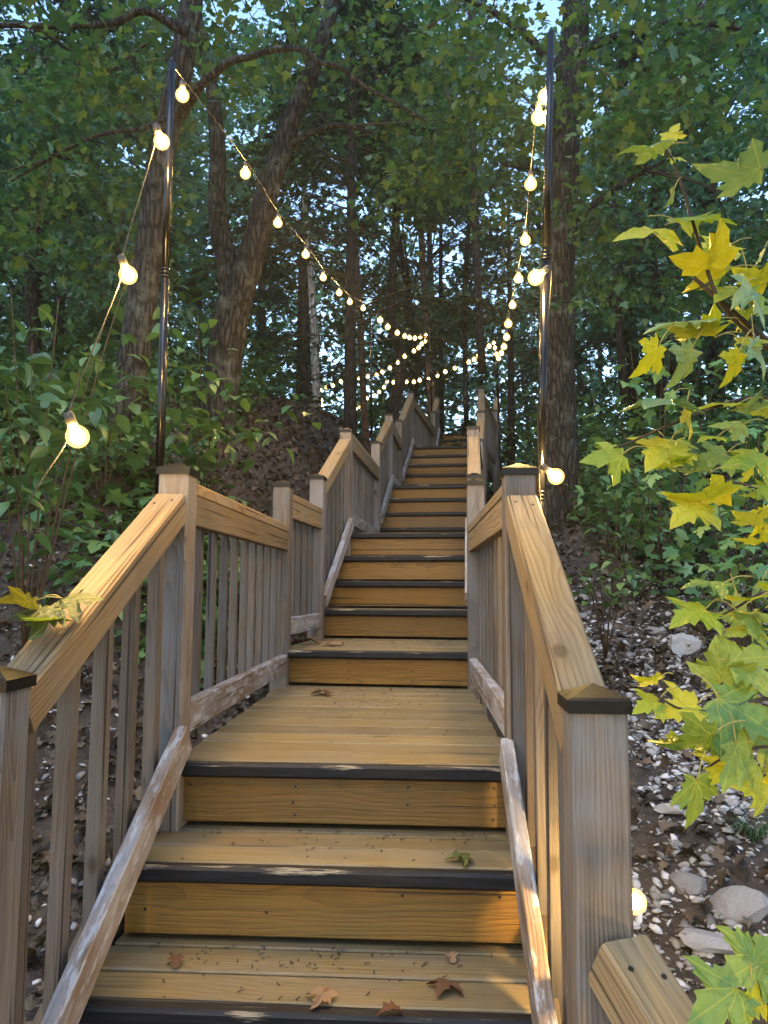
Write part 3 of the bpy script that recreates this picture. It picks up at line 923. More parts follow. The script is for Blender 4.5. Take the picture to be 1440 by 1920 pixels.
slim('slender_tree', 'straight reddish brown trunk beside the pole where the bulb strings meet', [(812,830,19),(808,740,17),(803,640,15),(796,540,14),(788,420,12),(775,260,10)], 14.9, M['bark_red'], ((700,960,60,420),(14,17),45,75,.9,.15,LEAF_MAPLE))
slim('slender_tree', 'thin dark trunk above the topmost visible steps', [(876,860,11),(873,720,10),(871,560,10),(880,400,8),(884,240,7)], 16.0, M['bark_far'])
slim('slender_tree', 'leaning trunk entering the top of the picture between the poles', [(905,700,16),(893,480,15),(888,300,14),(884,120,13),(882,-60,11)], 11.5, M['bark_far'])
slim('slender_tree', 'dark upright trunk among the maple seedlings at far right', [(1172,760,16),(1160,600,14),(1152,450,12),(1148,300,10),(1130,150,8)], 10.5, M['bark_far'], ((1080,1500,260,620),(9.5,13),60,75,.7,.12,LEAF_MAPLE))
slim('slender_tree', 'thin crooked trunk behind the yellow maple twigs at right edge', [(1262,700,14),(1255,560,12),(1268,430,11),(1245,300,9),(1225,160,7)], 11.5, M['bark_far'])
slim('slender_tree', 'dark trunk low between the forked tree and the pale trunk', [(578,840,17),(576,700,16),(572,560,14),(566,430,12)], 15.0, M['bark_far'])
slim('slender_tree', 'dark upright trunk at the far left behind broad leaved shrubs', [(60,900,30),(66,700,26),(58,500,24),(70,300,20),(62,80,16)], 9.5, M['bark_far'], ((-150,240,150,600),(8,11),55,75,.6,.12,LEAF_MAPLE))

# conifers: dark, fine textured, drooping boughs
def conifer_meshes(h, seed):
    r = np.random.default_rng(seed)
    tw, pos, dirs = [], [], []
    V, F = tube(catmull([(0,0,-.3),(.03,.02,h*.4),(0,0,h)], 6), list(np.linspace(.11, .02, 13)), 9, .06)
    for i in range(58):
        z = h*(.12 + .86*i/58); L = (1-(z/h))*h*.30 + .5
        th = r.uniform(0, 6.28)
        e = np.array([math.cos(th), math.sin(th), 0.])
        P = [np.array([0,0,z]), np.array([0,0,z]) + e*L*.5 + np.array([0,0,.06*L]), np.array([0,0,z]) + e*L + np.array([0,0,-.22*L])]
        C = catmull(P, 5)
        tw.append(tube(C, list(np.linspace(.016, .004, len(C))), 4))
        s = np.array([-e[1], e[0], 0])
        for j in range(26):
            t = r.uniform(.15, 1); k = min(int(t*(len(C)-1)), len(C)-2)
            c = C[k] + (C[k+1]-C[k])*r.random()
            sg = r.choice([-1, 1]); l = (1.05-t)*.45*L*.8 + .1
            for q in range(4):
                pos.append(c + s*sg*l*(q+.3)/4 + e*l*.35*(q+.3)/4 + np.array([0,0,-.10*l*q/4]) + r.normal(0,.02,3))
                dirs.append(math.atan2(s[1]*sg + e[1]*.5, s[0]*sg + e[0]*.5) - math.pi/2)
    pos = np.array(pos); n = len(pos)
    need = (np.array([(-.5,.0,0),(-.1,.5,.0),(0,0,.03),(.5,.05,0),(.1,.55,0),(-.5,.5,-.02),(.5,.6,-.02),(0,1.0,-.05)], float)*np.array([.42,.9,1]),
            np.array([(0,1,2),(2,1,5),(2,4,3),(2,6,4),(2,7,1)]))
    me = scatter(need, pos, rotmats(n, np.array(dirs), r.normal(-.25,.2,n), r.normal(0,.3,n)), r.uniform(.13,.24,n), 'crown')
    me.materials.append(M['needle'])
    return mesh_np('trunk', V, F, True), me, mesh_np('bough_framework', *joinvf(tw), True)
con = [conifer_meshes(9, 3), conifer_meshes(8, 4)]
for m_ in con:
    m_[0].materials.append(M['bark_far']); m_[2].materials.append(M['twig'])
def place_conifer(px, d, v, label, sc=1.0):
    b = base_point(px, d)
    root = empty('conifer_tree', b, label, 'tree', 'dark conifers behind the stairs')
    mt = Matrix.Translation(b) @ Matrix.Rotation(random.uniform(0, 6), 4, 'Z') @ Matrix.Scale(sc, 4)
    link('trunk', con[v][0], None, root, mt); c = link('crown', con[v][1], None, root, mt); link('bough_framework', con[v][2], None, c, mt)
place_conifer(655, 11.0, 0, 'dark fine needled conifer behind the descending left bulb string', 1.0)
place_conifer(560, 17, 1, 'dark conifer rising behind the pale trunk', 1.1)
place_conifer(1250, 13, 1, 'dark conifer behind the yellow maple twigs at right', 1.0)
place_conifer(830, 19, 0, 'dark conifer behind the meeting point of the bulb strings', 1.1)
place_conifer(90, 12, 1, 'dark conifer at the far left behind the shrubs', 1.0)
place_conifer(960, 15, 1, 'dark conifer behind the right bulb string', .9)

# far deciduous trees, shared crowns
def far_crown(seed, h, rad):
    r = np.random.default_rng(seed)
    pos = []; tw = []
    V, F = tube(catmull([(0,0,-.5),(r.uniform(-.2,.2),r.uniform(-.2,.2),h*.35),(r.uniform(-.4,.4),r.uniform(-.4,.4),h*.7),(0,0,h*.95)], 6), list(np.linspace(.15,.03,19)), 9, .06)
    for i in range(62):
        z = h*(.16 + .84*r.random()**.8); t = z/h
        R_ = rad*math.sqrt(max(.05, 1-((t-.55)/.5)**2))
        th = r.uniform(0,6.28); rr = R_*r.random()**.5
        c = np.array([rr*math.cos(th), rr*math.sin(th), z])
        tw.append(tube([np.array([0,0,max(.5,z-rr*.5)]), c*np.array([.5,.5,1])+np.array([0,0,-.1]), c], [.035,.02,.006], 4))
        n = int(r.uniform(60,110)); q = r.normal(0,1,(n,3)); q /= np.linalg.norm(q,axis=1)[:,None]; q *= (r.random(n)**.4)[:,None]*r.uniform(.5,.9); q[:,2] *= .4
        pos.append(c+q)
    pos = np.concatenate(pos); n = len(pos)
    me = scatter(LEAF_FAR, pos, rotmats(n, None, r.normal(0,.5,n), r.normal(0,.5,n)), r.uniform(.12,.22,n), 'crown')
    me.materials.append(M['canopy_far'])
    t_ = mesh_np('trunk', V, F, True); t_.materials.append(M['bark_far'])
    b_ = mesh_np('limb_framework', *joinvf(tw), True); b_.materials.append(M['twig'])
    return t_, me, b_
FC = [far_crown(21, 11, 2.6), far_crown(22, 13, 3.0), far_crown(23, 9, 2.4), far_crown(24, 12, 2.2)]
rf = random.Random(5)
spots = []
for k in range(400):
    y = rf.uniform(17, 40); x = xc(y) + rf.uniform(-1, 1)*(y*.62+2)
    if all((x-a)**2 + (y-b)**2 > 5.0 for a, b in spots): spots.append((x, y))
    if len(spots) >= 30: break
spots += [(-5,-5),(0.5,-8),(5.5,-5.5),(-9,-1.5),(9,-1),(-7.5,9),(-6.5,13.5),(-9.5,6),(7.5,10.5),(6.6,14.5),(9.5,7.5)]
for i, (x, y) in enumerate(spots):
    t_, c_, b_ = FC[i % 4]
    b = Vector((x, y, gz(x, y)))
    where = 'left of' if x < xc(y) else 'right of'
    if y < 16: lab, gp_ = 'leafy tree filling the wood %s the stairs' % where, 'leafy trees flanking the stairs'
    else: lab, gp_ = 'distant leafy tree of the dense wood behind the top of the stairs', 'distant trees of the dense wood'
    root = empty('woodland_tree', b, lab, 'tree', gp_ if y >= 16 else gp_ + (' on the left' if x < xc(y) else ' on the right'))
    mt = Matrix.Translation(b) @ Matrix.Rotation(rf.uniform(0, 6.28), 4, 'Z') @ Matrix.Diagonal((rf.uniform(.85,1.25), rf.uniform(.85,1.25), rf.uniform(.8,1.2), 1))
    link('trunk', t_, None, root, mt); c = link('crown', c_, None, root, mt); link('limb_framework', b_, None, c, mt)

# far off wood that reads as one mass
n = 26000
th = rng.uniform(-1.25, 1.25, n); rr = rng.uniform(42, 58, n)
P = np.stack([rr*np.sin(th), rr*np.cos(th), np.zeros(n)], -1)
P[:, 2] = ground_z(P[:,0], P[:,1]) + rng.random(n)**1.3*16
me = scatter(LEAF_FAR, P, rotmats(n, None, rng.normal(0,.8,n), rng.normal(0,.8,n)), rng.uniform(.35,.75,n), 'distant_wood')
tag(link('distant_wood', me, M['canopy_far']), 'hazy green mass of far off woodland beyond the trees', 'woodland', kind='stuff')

# ------------------------------------------------------------------ undergrowth
def leaf_shrub(name, label, cat, stems, tmpl_me, nl, size, mat, spread=.12, group=None):
    """stems: list of polylines (world points); leaves are objects sharing one mesh"""
    root = empty(name, stems[0][0], label, cat, group)
    V, F = joinvf([tube(catmull(s, 4), list(np.linspace(.006, .0016, len(catmull(s, 4)))), 5) for s in stems])
    link('stem', mesh_np('stem', V, F, True), M['twig'], root)
    for k in range(nl):
        s = catmull(random.choice(stems), 4)
        t = random.uniform(.28, 1)**.8
        i = min(int(t*(len(s)-1)), len(s)-2)
        p = Vector(s[i]).lerp(Vector(s[i+1]), random.random()) + Vector((random.uniform(-1,1), random.uniform(-1,1), random.uniform(-.6,.6)))*spread*.6
        sc = size*random.uniform(.65, 1.2)
        rot = Matrix.Rotation(random.uniform(0, 6.28), 4, 'Z') @ Matrix.Rotation(random.gauss(-.5, .35), 4, 'X') @ Matrix.Rotation(random.gauss(0, .4), 4, 'Y')
        link('leaf', tmpl_me, None, root, Matrix.Translation(p) @ rot @ Matrix.Scale(sc, 4))
    return root
ov_me = mesh_np('leaf', *LEAF_OVATE, True); ov_me.materials.append(M['shrub'])
ml_me = mesh_np('leaf', *LEAF_BIG, True); ml_me.materials.append(M['seedling'])
def stems_px(lst, base_px, d):
    b = base_point(base_px, d)
    out = []
    for (px, py, dd) in lst:
        e = at(px, py, dd); m = b.lerp(e, .55) + Vector((0, 0, .12))
        out.append([b, m, e])
    return out
leaf_shrub('broadleaf_shrub', 'broad leaved green shrub at the left edge under the bulb string', 'shrub',
    stems_px([(20,540,3.2),(110,560,3.3),(200,590,3.5),(60,640,3.2),(150,690,3.4),(250,480,3.8),(10,720,3.1),(-40,620,3.0)], 60, 3.5), ov_me, 110, .12, None, .22)
leaf_shrub('broadleaf_shrub', 'green shrub between the two trunks left of the near light pole', 'shrub',
    stems_px([(230,700,4.2),(170,740,4.1),(285,660,4.4),(100,760,4.0),(210,800,4.1)], 190, 4.4), ov_me, 120, .11, None, .34)
leaf_shrub('broadleaf_shrub', 'drooping broad leaved shrub right of the near light pole', 'shrub',
    stems_px([(345,650,4.4),(400,690,4.5),(460,730,4.6),(520,760,4.8),(370,600,4.4),(420,780,4.5),(560,790,5.0),(345,740,4.3)], 385, 4.9), ov_me, 130, .12, None, .30)
leaf_shrub('maple_seedling', 'bright green maple seedlings crowding the bank at the right edge', 'sapling',
    stems_px([(1400,800,4.0),(1330,870,4.1),(1420,930,3.9),(1380,1020,3.8),(1290,800,4.4),(1430,720,4.2),(1340,960,4.0),(1420,1080,3.6)], 1390, 4.2), ml_me, 120, .085, None, .26, )
leaf_shrub('maple_seedling', 'maple sapling with blue green leaves right of the thick trunk', 'sapling',
    stems_px([(1180,640,5.2),(1260,600,5.4),(1320,660,5.2),(1140,720,5.3),(1240,720,5.1),(1390,600,5.2)], 1230, 5.6), ml_me, 90, .10, None, .32)
leaf_shrub('broadleaf_shrub', 'small round leaved bush on the litter right of the right handrail', 'shrub',
    stems_px([(1080,1050,4.4),(1120,1040,4.5),(1160,1060,4.4),(1195,1080,4.4),(1100,1085,4.3)], 1130, 4.7), ov_me, 60, .075, None, .16)
leaf_shrub('broadleaf_shrub', 'leafy bush in the shade beside the bulb on the right pole', 'shrub',
    stems_px([(1110,890,4.9),(1160,870,5.0),(1200,920,5.0),(1240,900,5.0),(1130,930,5.0)], 1150, 5.3), ov_me, 60, .085, None, .22)

# ground cover: uncountable low leaves (stuff)
def cover(region, n, size, tmpl, hgt, name, label, mat):
    x = rng.uniform(region[0], region[1], n); y = rng.uniform(region[2], region[3], n)
    keep = np.abs(x - xc(y)) > .72
    keep &= ~((y > 5.0) & (y < 14) & (x < xc(y)) & (x > xc(y) - 1.9))
    keep &= ~((y < 3.7) & (x < xc(y)) & (x > xc(y) - 2.0))
    dens = .5 + .5*np.sin(1.9*x+.7*y)*np.sin(1.3*y-.8*x+1.2)
    keep &= rng.random(n) < dens**1.2 + .08
    x, y = x[keep], y[keep]; n = len(x)
    z = ground_z(x, y) + rng.random(n)**1.5*hgt*(.5+.5*np.sin(2.7*x+1)*np.sin(2.2*y)) + .03
    me = scatter(tmpl, np.stack([x,y,z],-1), rotmats(n, None, rng.normal(-.3,.4,n), rng.normal(0,.4,n)), rng.uniform(.6,1.25,n)*size, name)
    return tag(link(name, me, mat), label, 'ground cover', kind='stuff')
cover((-5.0,-1.0,2.4,8.5), 15000, .10, LEAF_OVATE, .75, 'undergrowth', 'tangle of low green leaves on the left bank', M['shrubm'])
cover((-3.6,-.9,2.2,6.0), 5000, .12, LEAF_MAPLE, .5, 'undergrowth', 'low lobed seedling leaves below the left handrail', M['cover'])
cover((1.9,6.0,3.6,9.5), 8000, .095, LEAF_MAPLE, 1.1, 'undergrowth', 'low lobed green leaves filling the right bank', M['cover'])
cover((1.7,5.5,5.2,11.5), 6500, .11, LEAF_OVATE, 1.3, 'undergrowth', 'shaded green brush behind the right bank', M['shrubm'])
cover((-9,-1.6,8.5,16), 11000, .15, LEAF_OVATE, 2.2, 'undergrowth', 'shaded green brush on top of the left bank', M['shrubm'])
cover((2.2,9,10.5,18), 8000, .16, LEAF_OVATE, 1.9, 'undergrowth', 'shaded green brush far behind the right bank', M['shrubm'])
cover((-11,13,16.5,30), 24000, .24, LEAF_OVATE, 4.2, 'undergrowth', 'dark brush under the distant trees', M['shrubm'])

# leaf litter and gravel (stuff)
def litter(region, n, size, name, label, dens=None):
    x = rng.uniform(region[0], region[1], n); y = rng.uniform(region[2], region[3], n)
    keep = np.abs(x - xc(y)) > .60
    x, y = x[keep], y[keep]; n = len(x)
    z = ground_z(x, y) + rng.uniform(.005, .035, n)
    me = scatter(LEAF_DEAD, np.stack([x,y,z],-1), rotmats(n, None, rng.normal(0,.5,n), rng.normal(0,.6,n)), rng.uniform(.6,1.3,n)*size, name)
    return tag(link(name, me, M['litter']), label, 'leaf litter', kind='stuff')
litter((-4.5,-.4,1.2,9.5), 15000, .075, 'leaf_litter', 'dry brown leaves covering the left bank')
litter((-5,1.0,9.5,15), 6000, .10, 'leaf_litter', 'dry brown leaves on the crest of the left bank')
litter((.9,5.5,4.2,11), 10000, .08, 'leaf_litter', 'dry brown leaves under the bushes on the right bank')
litter((.45,3.4,.8,4.4), 1500, .075, 'leaf_litter', 'scattered dry leaves among the gravel at right')

ico = bmesh.new(); bmesh.ops.create_icosphere(ico, subdivisions=1, radius=.5)
iv = np.array([v.co[:] for v in ico.verts]); itf = np.array([[v.index for v in f.verts] for f in ico.faces]); ico.free()
def stone_tmpl(k):
    r = np.random.default_rng(90+k)
    v = iv*(1 + r.uniform(-.42, .30, (len(iv), 1)))
    return v*np.array([1.3, .85, .36]), itf
def gravel(region, n, smin, smax, label, dens, k=0):
    x = rng.uniform(region[0], region[1], n); y = rng.uniform(region[2], region[3], n)
    keep = (np.abs(x - xc(y)) > .58) & (rng.random(n) < dens(x, y))
    x, y = x[keep], y[keep]; n = len(x)
    s = smin + (smax-smin)*rng.random(n)**2.6
    z = ground_z(x, y) + s*.10
    me = scatter(stone_tmpl(k), np.stack([x,y,z],-1), rotmats(n, None, rng.normal(0,.4,n), rng.normal(0,.4,n)), s, 'gravel', False, rng.random(n)**1.6)
    return tag(link('gravel', me, M['gravel']), label, 'gravel', kind='stuff')
gd = lambda x, y: np.clip(1.25 - .30*np.abs(x-xc(y)-1.0) - .12*np.clip(y-3.5,0,9), .05, 1)*(.35+.65*np.sin(3*x+2*y)**2)
for k, lab in enumerate(('pale angular gravel of the washed out bed right of the stairs', 'grey chips mixed through the gravel right of the stairs', 'fine stone fragments among the gravel right of the stairs')):
    gravel((.3,3.6,.5,5.8), 21000, .008, .06 - .012*k, lab, gd, k)
gravel((-2.8,.4,.6,4.2), 6000, .010, .05, 'scattered pale stones seen between the left balusters', lambda x, y: .6+0*x)

# rocks one can pick out
def rock_mesh(seed, sub=2):
    r = np.random.default_rng(seed)
    b = bmesh.new(); bmesh.ops.create_icosphere(b, subdivisions=sub, radius=.5)
    pl_ = [(r.normal(0,1,3), r.uniform(.2,.38)) for _ in range(13)]
    for v in b.verts:
        c = np.array(v.co)
        for nrm, dd in pl_:
            nn = nrm/np.linalg.norm(nrm); s = c @ nn
            if s > dd: c = c - nn*(s-dd)
        v.co = c + r.normal(0, .008, 3)
    me = bpy.data.meshes.new('rock'); b.to_mesh(me); b.free(); me.materials.append(M['rock']); return me
RM = [rock_mesh(s) for s in range(50, 57)]
def on_ground(px, py):
    """march the pixel's ray to the terrain"""
    v = ray(px, py); v = v/v.y
    d = .5
    while d < 30:
        p = EYE + v*d
        if p.z <= gz(p.x, p.y): return p
        d += .01
    return None
def rock(px, py, wpx, asp, label, group=None, i=0):
    p = on_ground(px, py)
    if p is None: return
    s = wpx/FPX*p.y
    o = link('rock', RM[i % 7], None, None, Matrix.Translation(p + Vector((0,0,s*.10))) @ Matrix.Rotation(random.uniform(0,6.28), 4, 'Z') @ Matrix.Rotation(random.uniform(-.3,.3), 4, 'X') @ Matrix.Diagonal((s*1.15, s*1.0, s*asp, 1)))
    tag(o, label, 'rock', group)
rock(1390, 1712, 105, .75, 'large pale angular rock at the right edge near the lowest bulb', None, 0)
rock(1275, 1222, 85, .6, 'smooth grey boulder on the gravel below the bushes', None, 1)
rock(1092, 1125, 40, .6, 'flat grey stone beside the top of the right handrail', None, 2)
rock(1095, 1158, 34, .7, 'bluish stone touching the right handrail', None, 3)
rock(1142, 1185, 38, .9, 'upright greenish stone at the head of the gravel', None, 4)
rock(1228, 1185, 48, .5, 'flat pale stone under the seedlings', None, 5)
rock(1290, 1665, 80, .6, 'dark brown rock left of the large pale rock', None, 6)
rock(1340, 1780, 130, .25, 'flat dark slab of stone near the bottom right', None, 0)
rock(1256, 1525, 60, .4, 'flat pale slab below the hanging maple leaf', None, 1)
rock(1338, 1600, 40, .5, 'pale round stone above the dark brown rock', None, 2)
rock(1355, 1582, 48, .5, 'brownish stone beside the grass tuft', None, 3)
rock(1208, 1503, 28, .7, 'small pale stone right of the thick right newel post', None, 4)
for i in range(46):
    px = random.uniform(1130, 1440); py = random.uniform(1190, 1890)
    rock(px, py, random.uniform(16, 34)*(.6+.5*(py-1150)/700), random.uniform(.45,.8), 'small pale stone lying among the gravel right of the stairs', 'small pale stones on the gravel', i)

# grass tuft and sticks
gt = []
gp0 = on_ground(1415, 1580)
for k in range(60):
    a = random.uniform(0, 6.28); l = random.uniform(.08, .2)
    e = gp0 + Vector((math.cos(a)*l*.8, math.sin(a)*l*.8, l*random.uniform(.1,.7)))
    m_ = gp0.lerp(e, .5) + Vector((0,0,l*.35))
    gt.append(tube([gp0, m_, e], [.0018, .0014, .0004], 3))
tag(link('grass_tuft', mesh_np('grass_tuft', *joinvf(gt)), M['cover']), 'small dark tuft of wiry grass on the gravel at right', 'grass')
for (pts_, r_, lab) in [([(1172,1438),(1215,1432),(1260,1436),(1300,1445)], .008, 'grey fallen branch lying on the gravel behind the thick right post'),
                        ([(1140,970),(1175,985),(1210,1008),(1240,1030)], .004, 'pale thin stick on the litter below the bushes')]:
    P = [np.array(on_ground(*q)) + np.array([0,0,.012]) for q in pts_]
    C = catmull(P, 4); V, F = tube(C, list(np.linspace(r_, r_*.6, len(C))), 7, .15)
    tag(link('fallen_branch', mesh_np('fallen_branch', V, F, True), M['twig']), lab, 'branch')

# ------------------------------------------------------------------ foreground maple twigs: each leaf its own part
big = [mesh_np('leaf', *t, True) for t in (LEAF_BIG, LEAF_BIG2, LEAF_BIG3)]
LM = {}
for c in ('maple_yellow', 'maple_green', 'maple_pale', 'maple_olive'):
    for i, b in enumerate(big):
        m2 = b.copy(); m2.materials.append(M[c]); LM[(c[6], i)] = m2
mp = empty('maple_sapling', (1.45, 1.5, gz(1.45, 1.5)), 'young maple with large yellow green leaves reaching in from the right edge', 'sapling')
def twig_px(pts, d, r0, r1, parent=None):
    P = [at(q[0], q[1], q[2] if len(q) > 2 else d) for q in pts]
    C = catmull(P, 5)
    V, F = tube(C, list(np.linspace(r0, r1, len(C))), 6, .06)
    link('branch', mesh_np('branch', V, F, True), M['twig'], parent or mp)
rootp = Vector((1.45, 1.5, gz(1.45, 1.5)))
C = catmull([rootp, Vector((1.30, 1.45, .35)), at(1560, 1000, 1.5), at(1530, 700, 1.5), at(1440, 640, 1.45), at(1300, 520, 1.42)], 5)
V, F = tube(C, list(np.linspace(.014, .004, len(C))), 7, .05)
link('stem', mesh_np('stem', V, F, True), M['twig'], mp)
twig_px([(1440,655,1.45),(1355,575,1.42),(1315,470,1.42),(1290,385,1.42),(1265,310,1.42),(1250,280,1.42)], 1.4, .0045, .0022)
twig_px([(1560,780,1.5),(1440,745,1.4),(1350,760,1.36),(1250,800,1.34),(1180,830,1.34),(1150,840,1.34)], 1.4, .004, .0015)
twig_px([(1560,960,1.5),(1440,925,1.3),(1380,905,1.3),(1330,915,1.3)], 1.3, .0035, .0015)
twig_px([(1540,1120,1.5),(1440,1110,1.35),(1380,1140,1.3),(1330,1165,1.28)], 1.3, .0035, .0015)
twig_px([(1540,1330,1.4),(1440,1310,1.2),(1360,1330,1.18),(1280,1330,1.18),(1225,1300,1.18)], 1.2, .004, .0015)
twig_px([(1540,1420,1.35),(1440,1400,1.2),(1360,1420,1.18),(1320,1445,1.18)], 1.2, .0035, .0015)
twig_px([(1560,1840,1.2),(1440,1830,1.1),(1400,1815,1.1)], 1.1, .004, .0015)
# (px, py of leaf centre, width px, tip direction deg in picture (0 right, 90 up), tilt away 0..80, colour, depth)
LEAVES = [(1205,280,105,175,70,'g',1.42),(1262,247,48,60,30,'y',1.42),(1272,294,40,-30,40,'y',1.42),(1372,322,150,185,74,'p',1.42),(1258,372,44,-110,50,'g',1.42),
 (1208,425,140,200,48,'y',1.40),(1318,412,130,-8,66,'y',1.40),(1318,500,130,170,40,'y',1.40),(1368,548,110,215,45,'y',1.42),(1425,555,130,-60,35,'p',1.38),
 (1272,606,150,190,76,'p',1.38),(1300,632,120,175,72,'y',1.38),(1216,676,95,235,35,'y',1.36),(1278,690,105,240,40,'p',1.36),(1372,692,85,-115,35,'y',1.38),
 (1428,640,100,-20,55,'y',1.40),(1425,672,90,-70,40,'p',1.38),(1238,742,135,225,72,'p',1.32),(1292,795,70,-80,45,'y',1.34),(1348,758,95,170,70,'y',1.36),(1415,762,85,10,60,'p',1.36),
 (1135,853,95,180,30,'y',1.34),(1238,848,112,228,38,'y',1.33),(1268,868,70,-40,55,'y',1.33),(1296,888,90,190,66,'p',1.32),(1405,858,110,180,42,'y',1.34),
 (1312,930,135,188,60,'y',1.30),(1290,958,105,215,35,'y',1.29),(1402,916,120,175,72,'y',1.30),(1322,1095,95,182,70,'g',1.30),(1296,1152,105,205,50,'y',1.28),
 (1388,1122,92,172,66,'y',1.28),(1425,1150,110,-20,60,'g',1.28),(1392,1178,90,190,66,'g',1.27),(1348,1242,100,100,30,'g',1.22),(1412,1235,130,20,40,'g',1.22),
 (1212,1275,62,170,45,'y',1.18),(1214,1322,66,200,40,'y',1.18),(1275,1328,98,190,35,'y',1.18),(1290,1388,120,205,30,'g',1.16),(1402,1335,150,-25,30,'g',1.16),
 (1248,1398,66,180,45,'y',1.17),(1360,1395,85,210,50,'y',1.18),(1404,1440,140,-60,32,'g',1.15),(1352,1445,95,215,55,'y',1.17),(1304,1505,112,-95,22,'g',1.14),
 (1400,1815,125,200,35,'g',1.08),(1345,1880,130,205,30,'g',1.06),(1425,1880,80,-60,40,'y',1.07),(1432,1785,90,60,40,'g',1.08),(1330,820,60,200,60,'y',1.36),(1420,1020,90,190,55,'y',1.33)]
ray_r = CAMROT @ Vector((1,0,0)); ray_u = CAMROT @ Vector((0,1,0)); ray_f = CAMROT @ Vector((0,0,-1))
def big_leaf(px, py, w, ang, tilt, col, d, parent, twig=True):
    p = at(px, py, d)
    s = w/FPX*d/1.15
    a = R(ang); tl = R(min(80, tilt*1.1 + 8))
    tip = (ray_r*math.cos(a) + ray_u*math.sin(a))
    # normal starts towards the viewer; rotate about a random axis mostly horizontal so that we look along the leaf plane
    nrm = -ray_f
    axis = ray_r*random.choice([1, 1, -1]) if abs(math.sin(a)) < .75 else tip
    q = Matrix.Rotation(-tl, 3, axis)
    nrm = q @ nrm; tip = q @ tip
    tip.z -= random.uniform(.0, .3); tip = (tip - nrm*tip.dot(nrm)).normalized()
    x = tip.cross(nrm).normalized()
    m3 = Matrix((x, tip, nrm)).transposed().to_4x4()
    base = p - tip*s*.42
    mt = Matrix.Translation(base) @ m3 @ Matrix.Scale(s, 4)
    lf = link('leaf', LM[(col, random.randrange(3))], None, parent, mt)
    e = base - tip*s*random.uniform(.35, .6) + Vector((.01, 0, .012))
    V, F = tube(catmull([base + tip*s*.02, base.lerp(e, .5) + Vector((0,0,.006)), e], 3), [.0011]*7, 5)
    link('leaf_stalk', mesh_np('leaf_stalk', V, F, True), M['petiole'], lf)
for L_ in LEAVES: big_leaf(*L_, mp)
rl = random.Random(77)
TW = [(1440,655,1290,385,1.55),(1560,780,1180,830,1.52),(1560,960,1330,915,1.46),(1540,1120,1330,1165,1.44),(1540,1330,1260,1320,1.36),(1540,1420,1330,1440,1.34)]
for k in range(44):
    a_ = TW[k % 6]; t = rl.uniform(.12, .75)
    big_leaf(a_[0]+(a_[2]-a_[0])*t + rl.uniform(-30, 50), a_[1]+(a_[3]-a_[1])*t + rl.uniform(-55, 70), rl.uniform(60, 105), rl.choice([190, 210, 240, -60, -30, 160]), rl.uniform(25, 66), rl.choice('gggpy'), a_[4] + rl.uniform(.0, .25), mp)

# maple twig lying over the left handrail
ml = empty('maple_twig', at(-60, 1160, 1.5), 'olive and green maple leaves on a twig over the lower left handrail', 'twig')
twig_px([(-90,1170,1.45),(0,1165,1.49),(60,1150,1.5),(110,1138,1.53)], 1.5, .0035, .0015, ml)
for L_ in [(150,1118,84,20,50,'o',1.54),(66,1140,120,190,58,'o',1.50),(20,1126,100,160,55,'o',1.48),(72,1162,100,185,68,'g',1.49)]: big_leaf(*L_, ml)

# fallen leaves lying on the steps
dead_me = mesh_np('fallen_leaf', *LEAF_DEAD, True); dead_me.materials.append(M['dead'])
dead2_me = mesh_np('fallen_leaf', *LEAF_DEAD2, True); dead2_me.materials.append(M['dead'])
green_me = mesh_np('fallen_leaf', *LEAF_DEAD2, True); green_me.materials.append(M['maple_olive'])
def fallen(px, py, n, wpx, me, label, rz):
    v = ray(px, py); t = (n*RISE + .004 - EYE.z)/v.z; p = EYE + v*t
    s = wpx/FPX*p.y
    o = link('fallen_leaf', me, None, None, Matrix.Translation(p + Vector((0,0,s*.13))) @ Matrix.Rotation(rz, 4, 'Z') @ Matrix.Rotation(.12, 4, 'X') @ Matrix.Scale(s, 4))
    tag(o, label, 'leaf', 'fallen leaves on the steps')
fallen(330, 1815, 0, 44, dead_me, 'narrow brown leaf standing on the lowest tread at left', .3)
fallen(620, 1876, 0, 52, dead2_me, 'crumpled brown leaf near the middle of the lowest tread', 1.2)
fallen(755, 1896, 0, 48, dead_me, 'flat brown leaf at the front edge of the lowest tread', 1.9)
fallen(843, 1846, 0, 50, dead2_me, 'curled brown leaf ball on the lowest tread at right', 2.6)
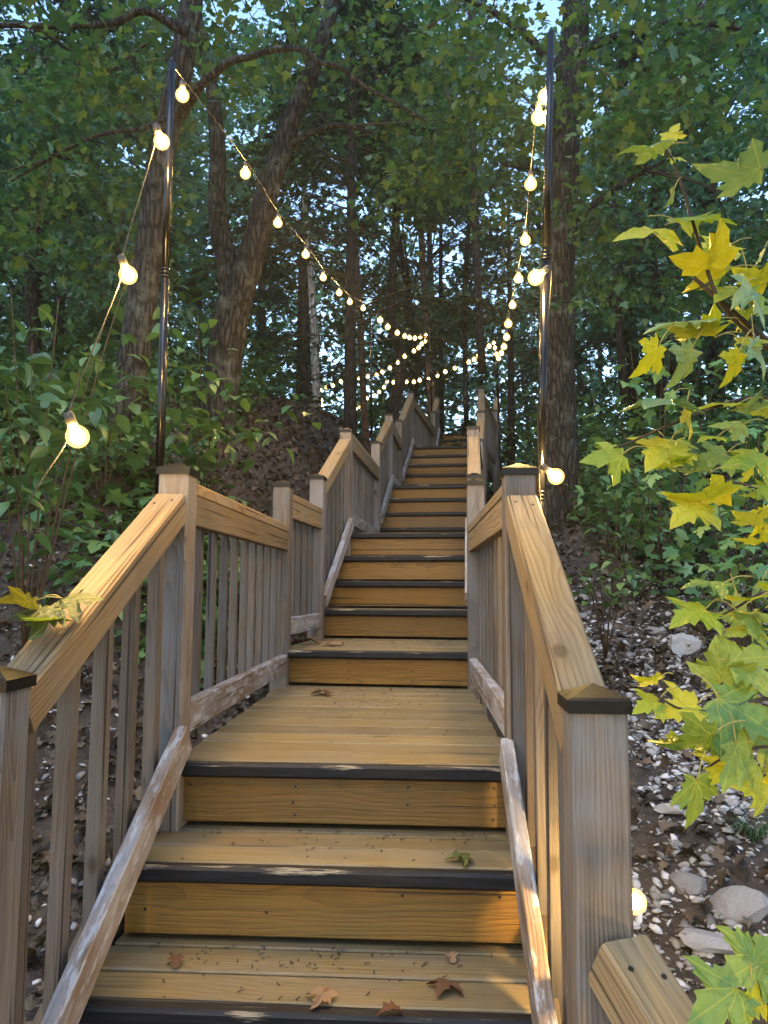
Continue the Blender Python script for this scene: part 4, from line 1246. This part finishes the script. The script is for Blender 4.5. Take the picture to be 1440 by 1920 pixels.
fallen(850, 1806, 0, 36, dead_me, 'reddish brown leaf leaning against the lowest riser', .2)
fallen(880, 1612, 1, 46, green_me, 'green lobed leaf on the second tread at right', 1.7)
fallen(618, 1301, 2, 38, dead2_me, 'brown leaf at the back of the first landing', 2.0)
fallen(600, 1208, 3, 40, dead_me, 'dry leaf on the second landing at left', 1.3)
fallen(630, 1210, 3, 34, dead2_me, 'dry leaf beside another on the second landing', .6)

# tiny crumbs of bark and seed on the boards
cr = []
for k in range(330):
    n = random.choice([0, 0, 1, 1, 2, 2, 2, 2, 3, 3])
    a = Vector((*NL[n][0], 0)).lerp(Vector((*NL[n][1], 0)), random.uniform(.05, .95)); b = Vector((*NL[n+1][0], 0)).lerp(Vector((*NL[n+1][1], 0)), random.uniform(.05, .95))
    p = a.lerp(b, random.uniform(.1, .99)**random.choice([.25, .25, .8])); p.z = n*RISE + .003
    l = random.uniform(.003, .016); th = random.uniform(0, 3.14)
    e = p + Vector((math.cos(th)*l, math.sin(th)*l, .001))
    cr.append(tube([p, e], [.0016, .0010], 4))
tag(link('debris', mesh_np('debris', *joinvf(cr)), M['screw']), 'tiny dark crumbs of bark and twig on the treads', 'debris', kind='stuff')

# ------------------------------------------------------------------ haze volume added to lighten the far wood and halo the bulbs
hz = NT('evening_haze'); hz.n.remove(hz.b)
pv = hz.new('VolumePrincipled'); pv.inputs['Color'].default_value = (.86, .93, 1, 1); pv.inputs['Density'].default_value = .0015; pv.inputs['Anisotropy'].default_value = .55
hz.l(pv.outputs[0], hz.out.inputs['Volume'])
zb_ = float(GZ.min()) - 1.0
bx = [(-62, -32, zb_), (62, -32, zb_), (62, 122, zb_), (-62, 122, zb_), (-62, -32, 36), (62, -32, 36), (62, 122, 36), (-62, 122, 36)]
ho = link('haze', mesh_np('haze', bx, [(3,2,1,0),(4,5,6,7),(0,1,5,4),(1,2,6,5),(2,3,7,6),(3,0,4,7)]), hz.m)
tag(ho, 'faint evening haze added between the trees to lighten the background', 'haze', kind='stuff')
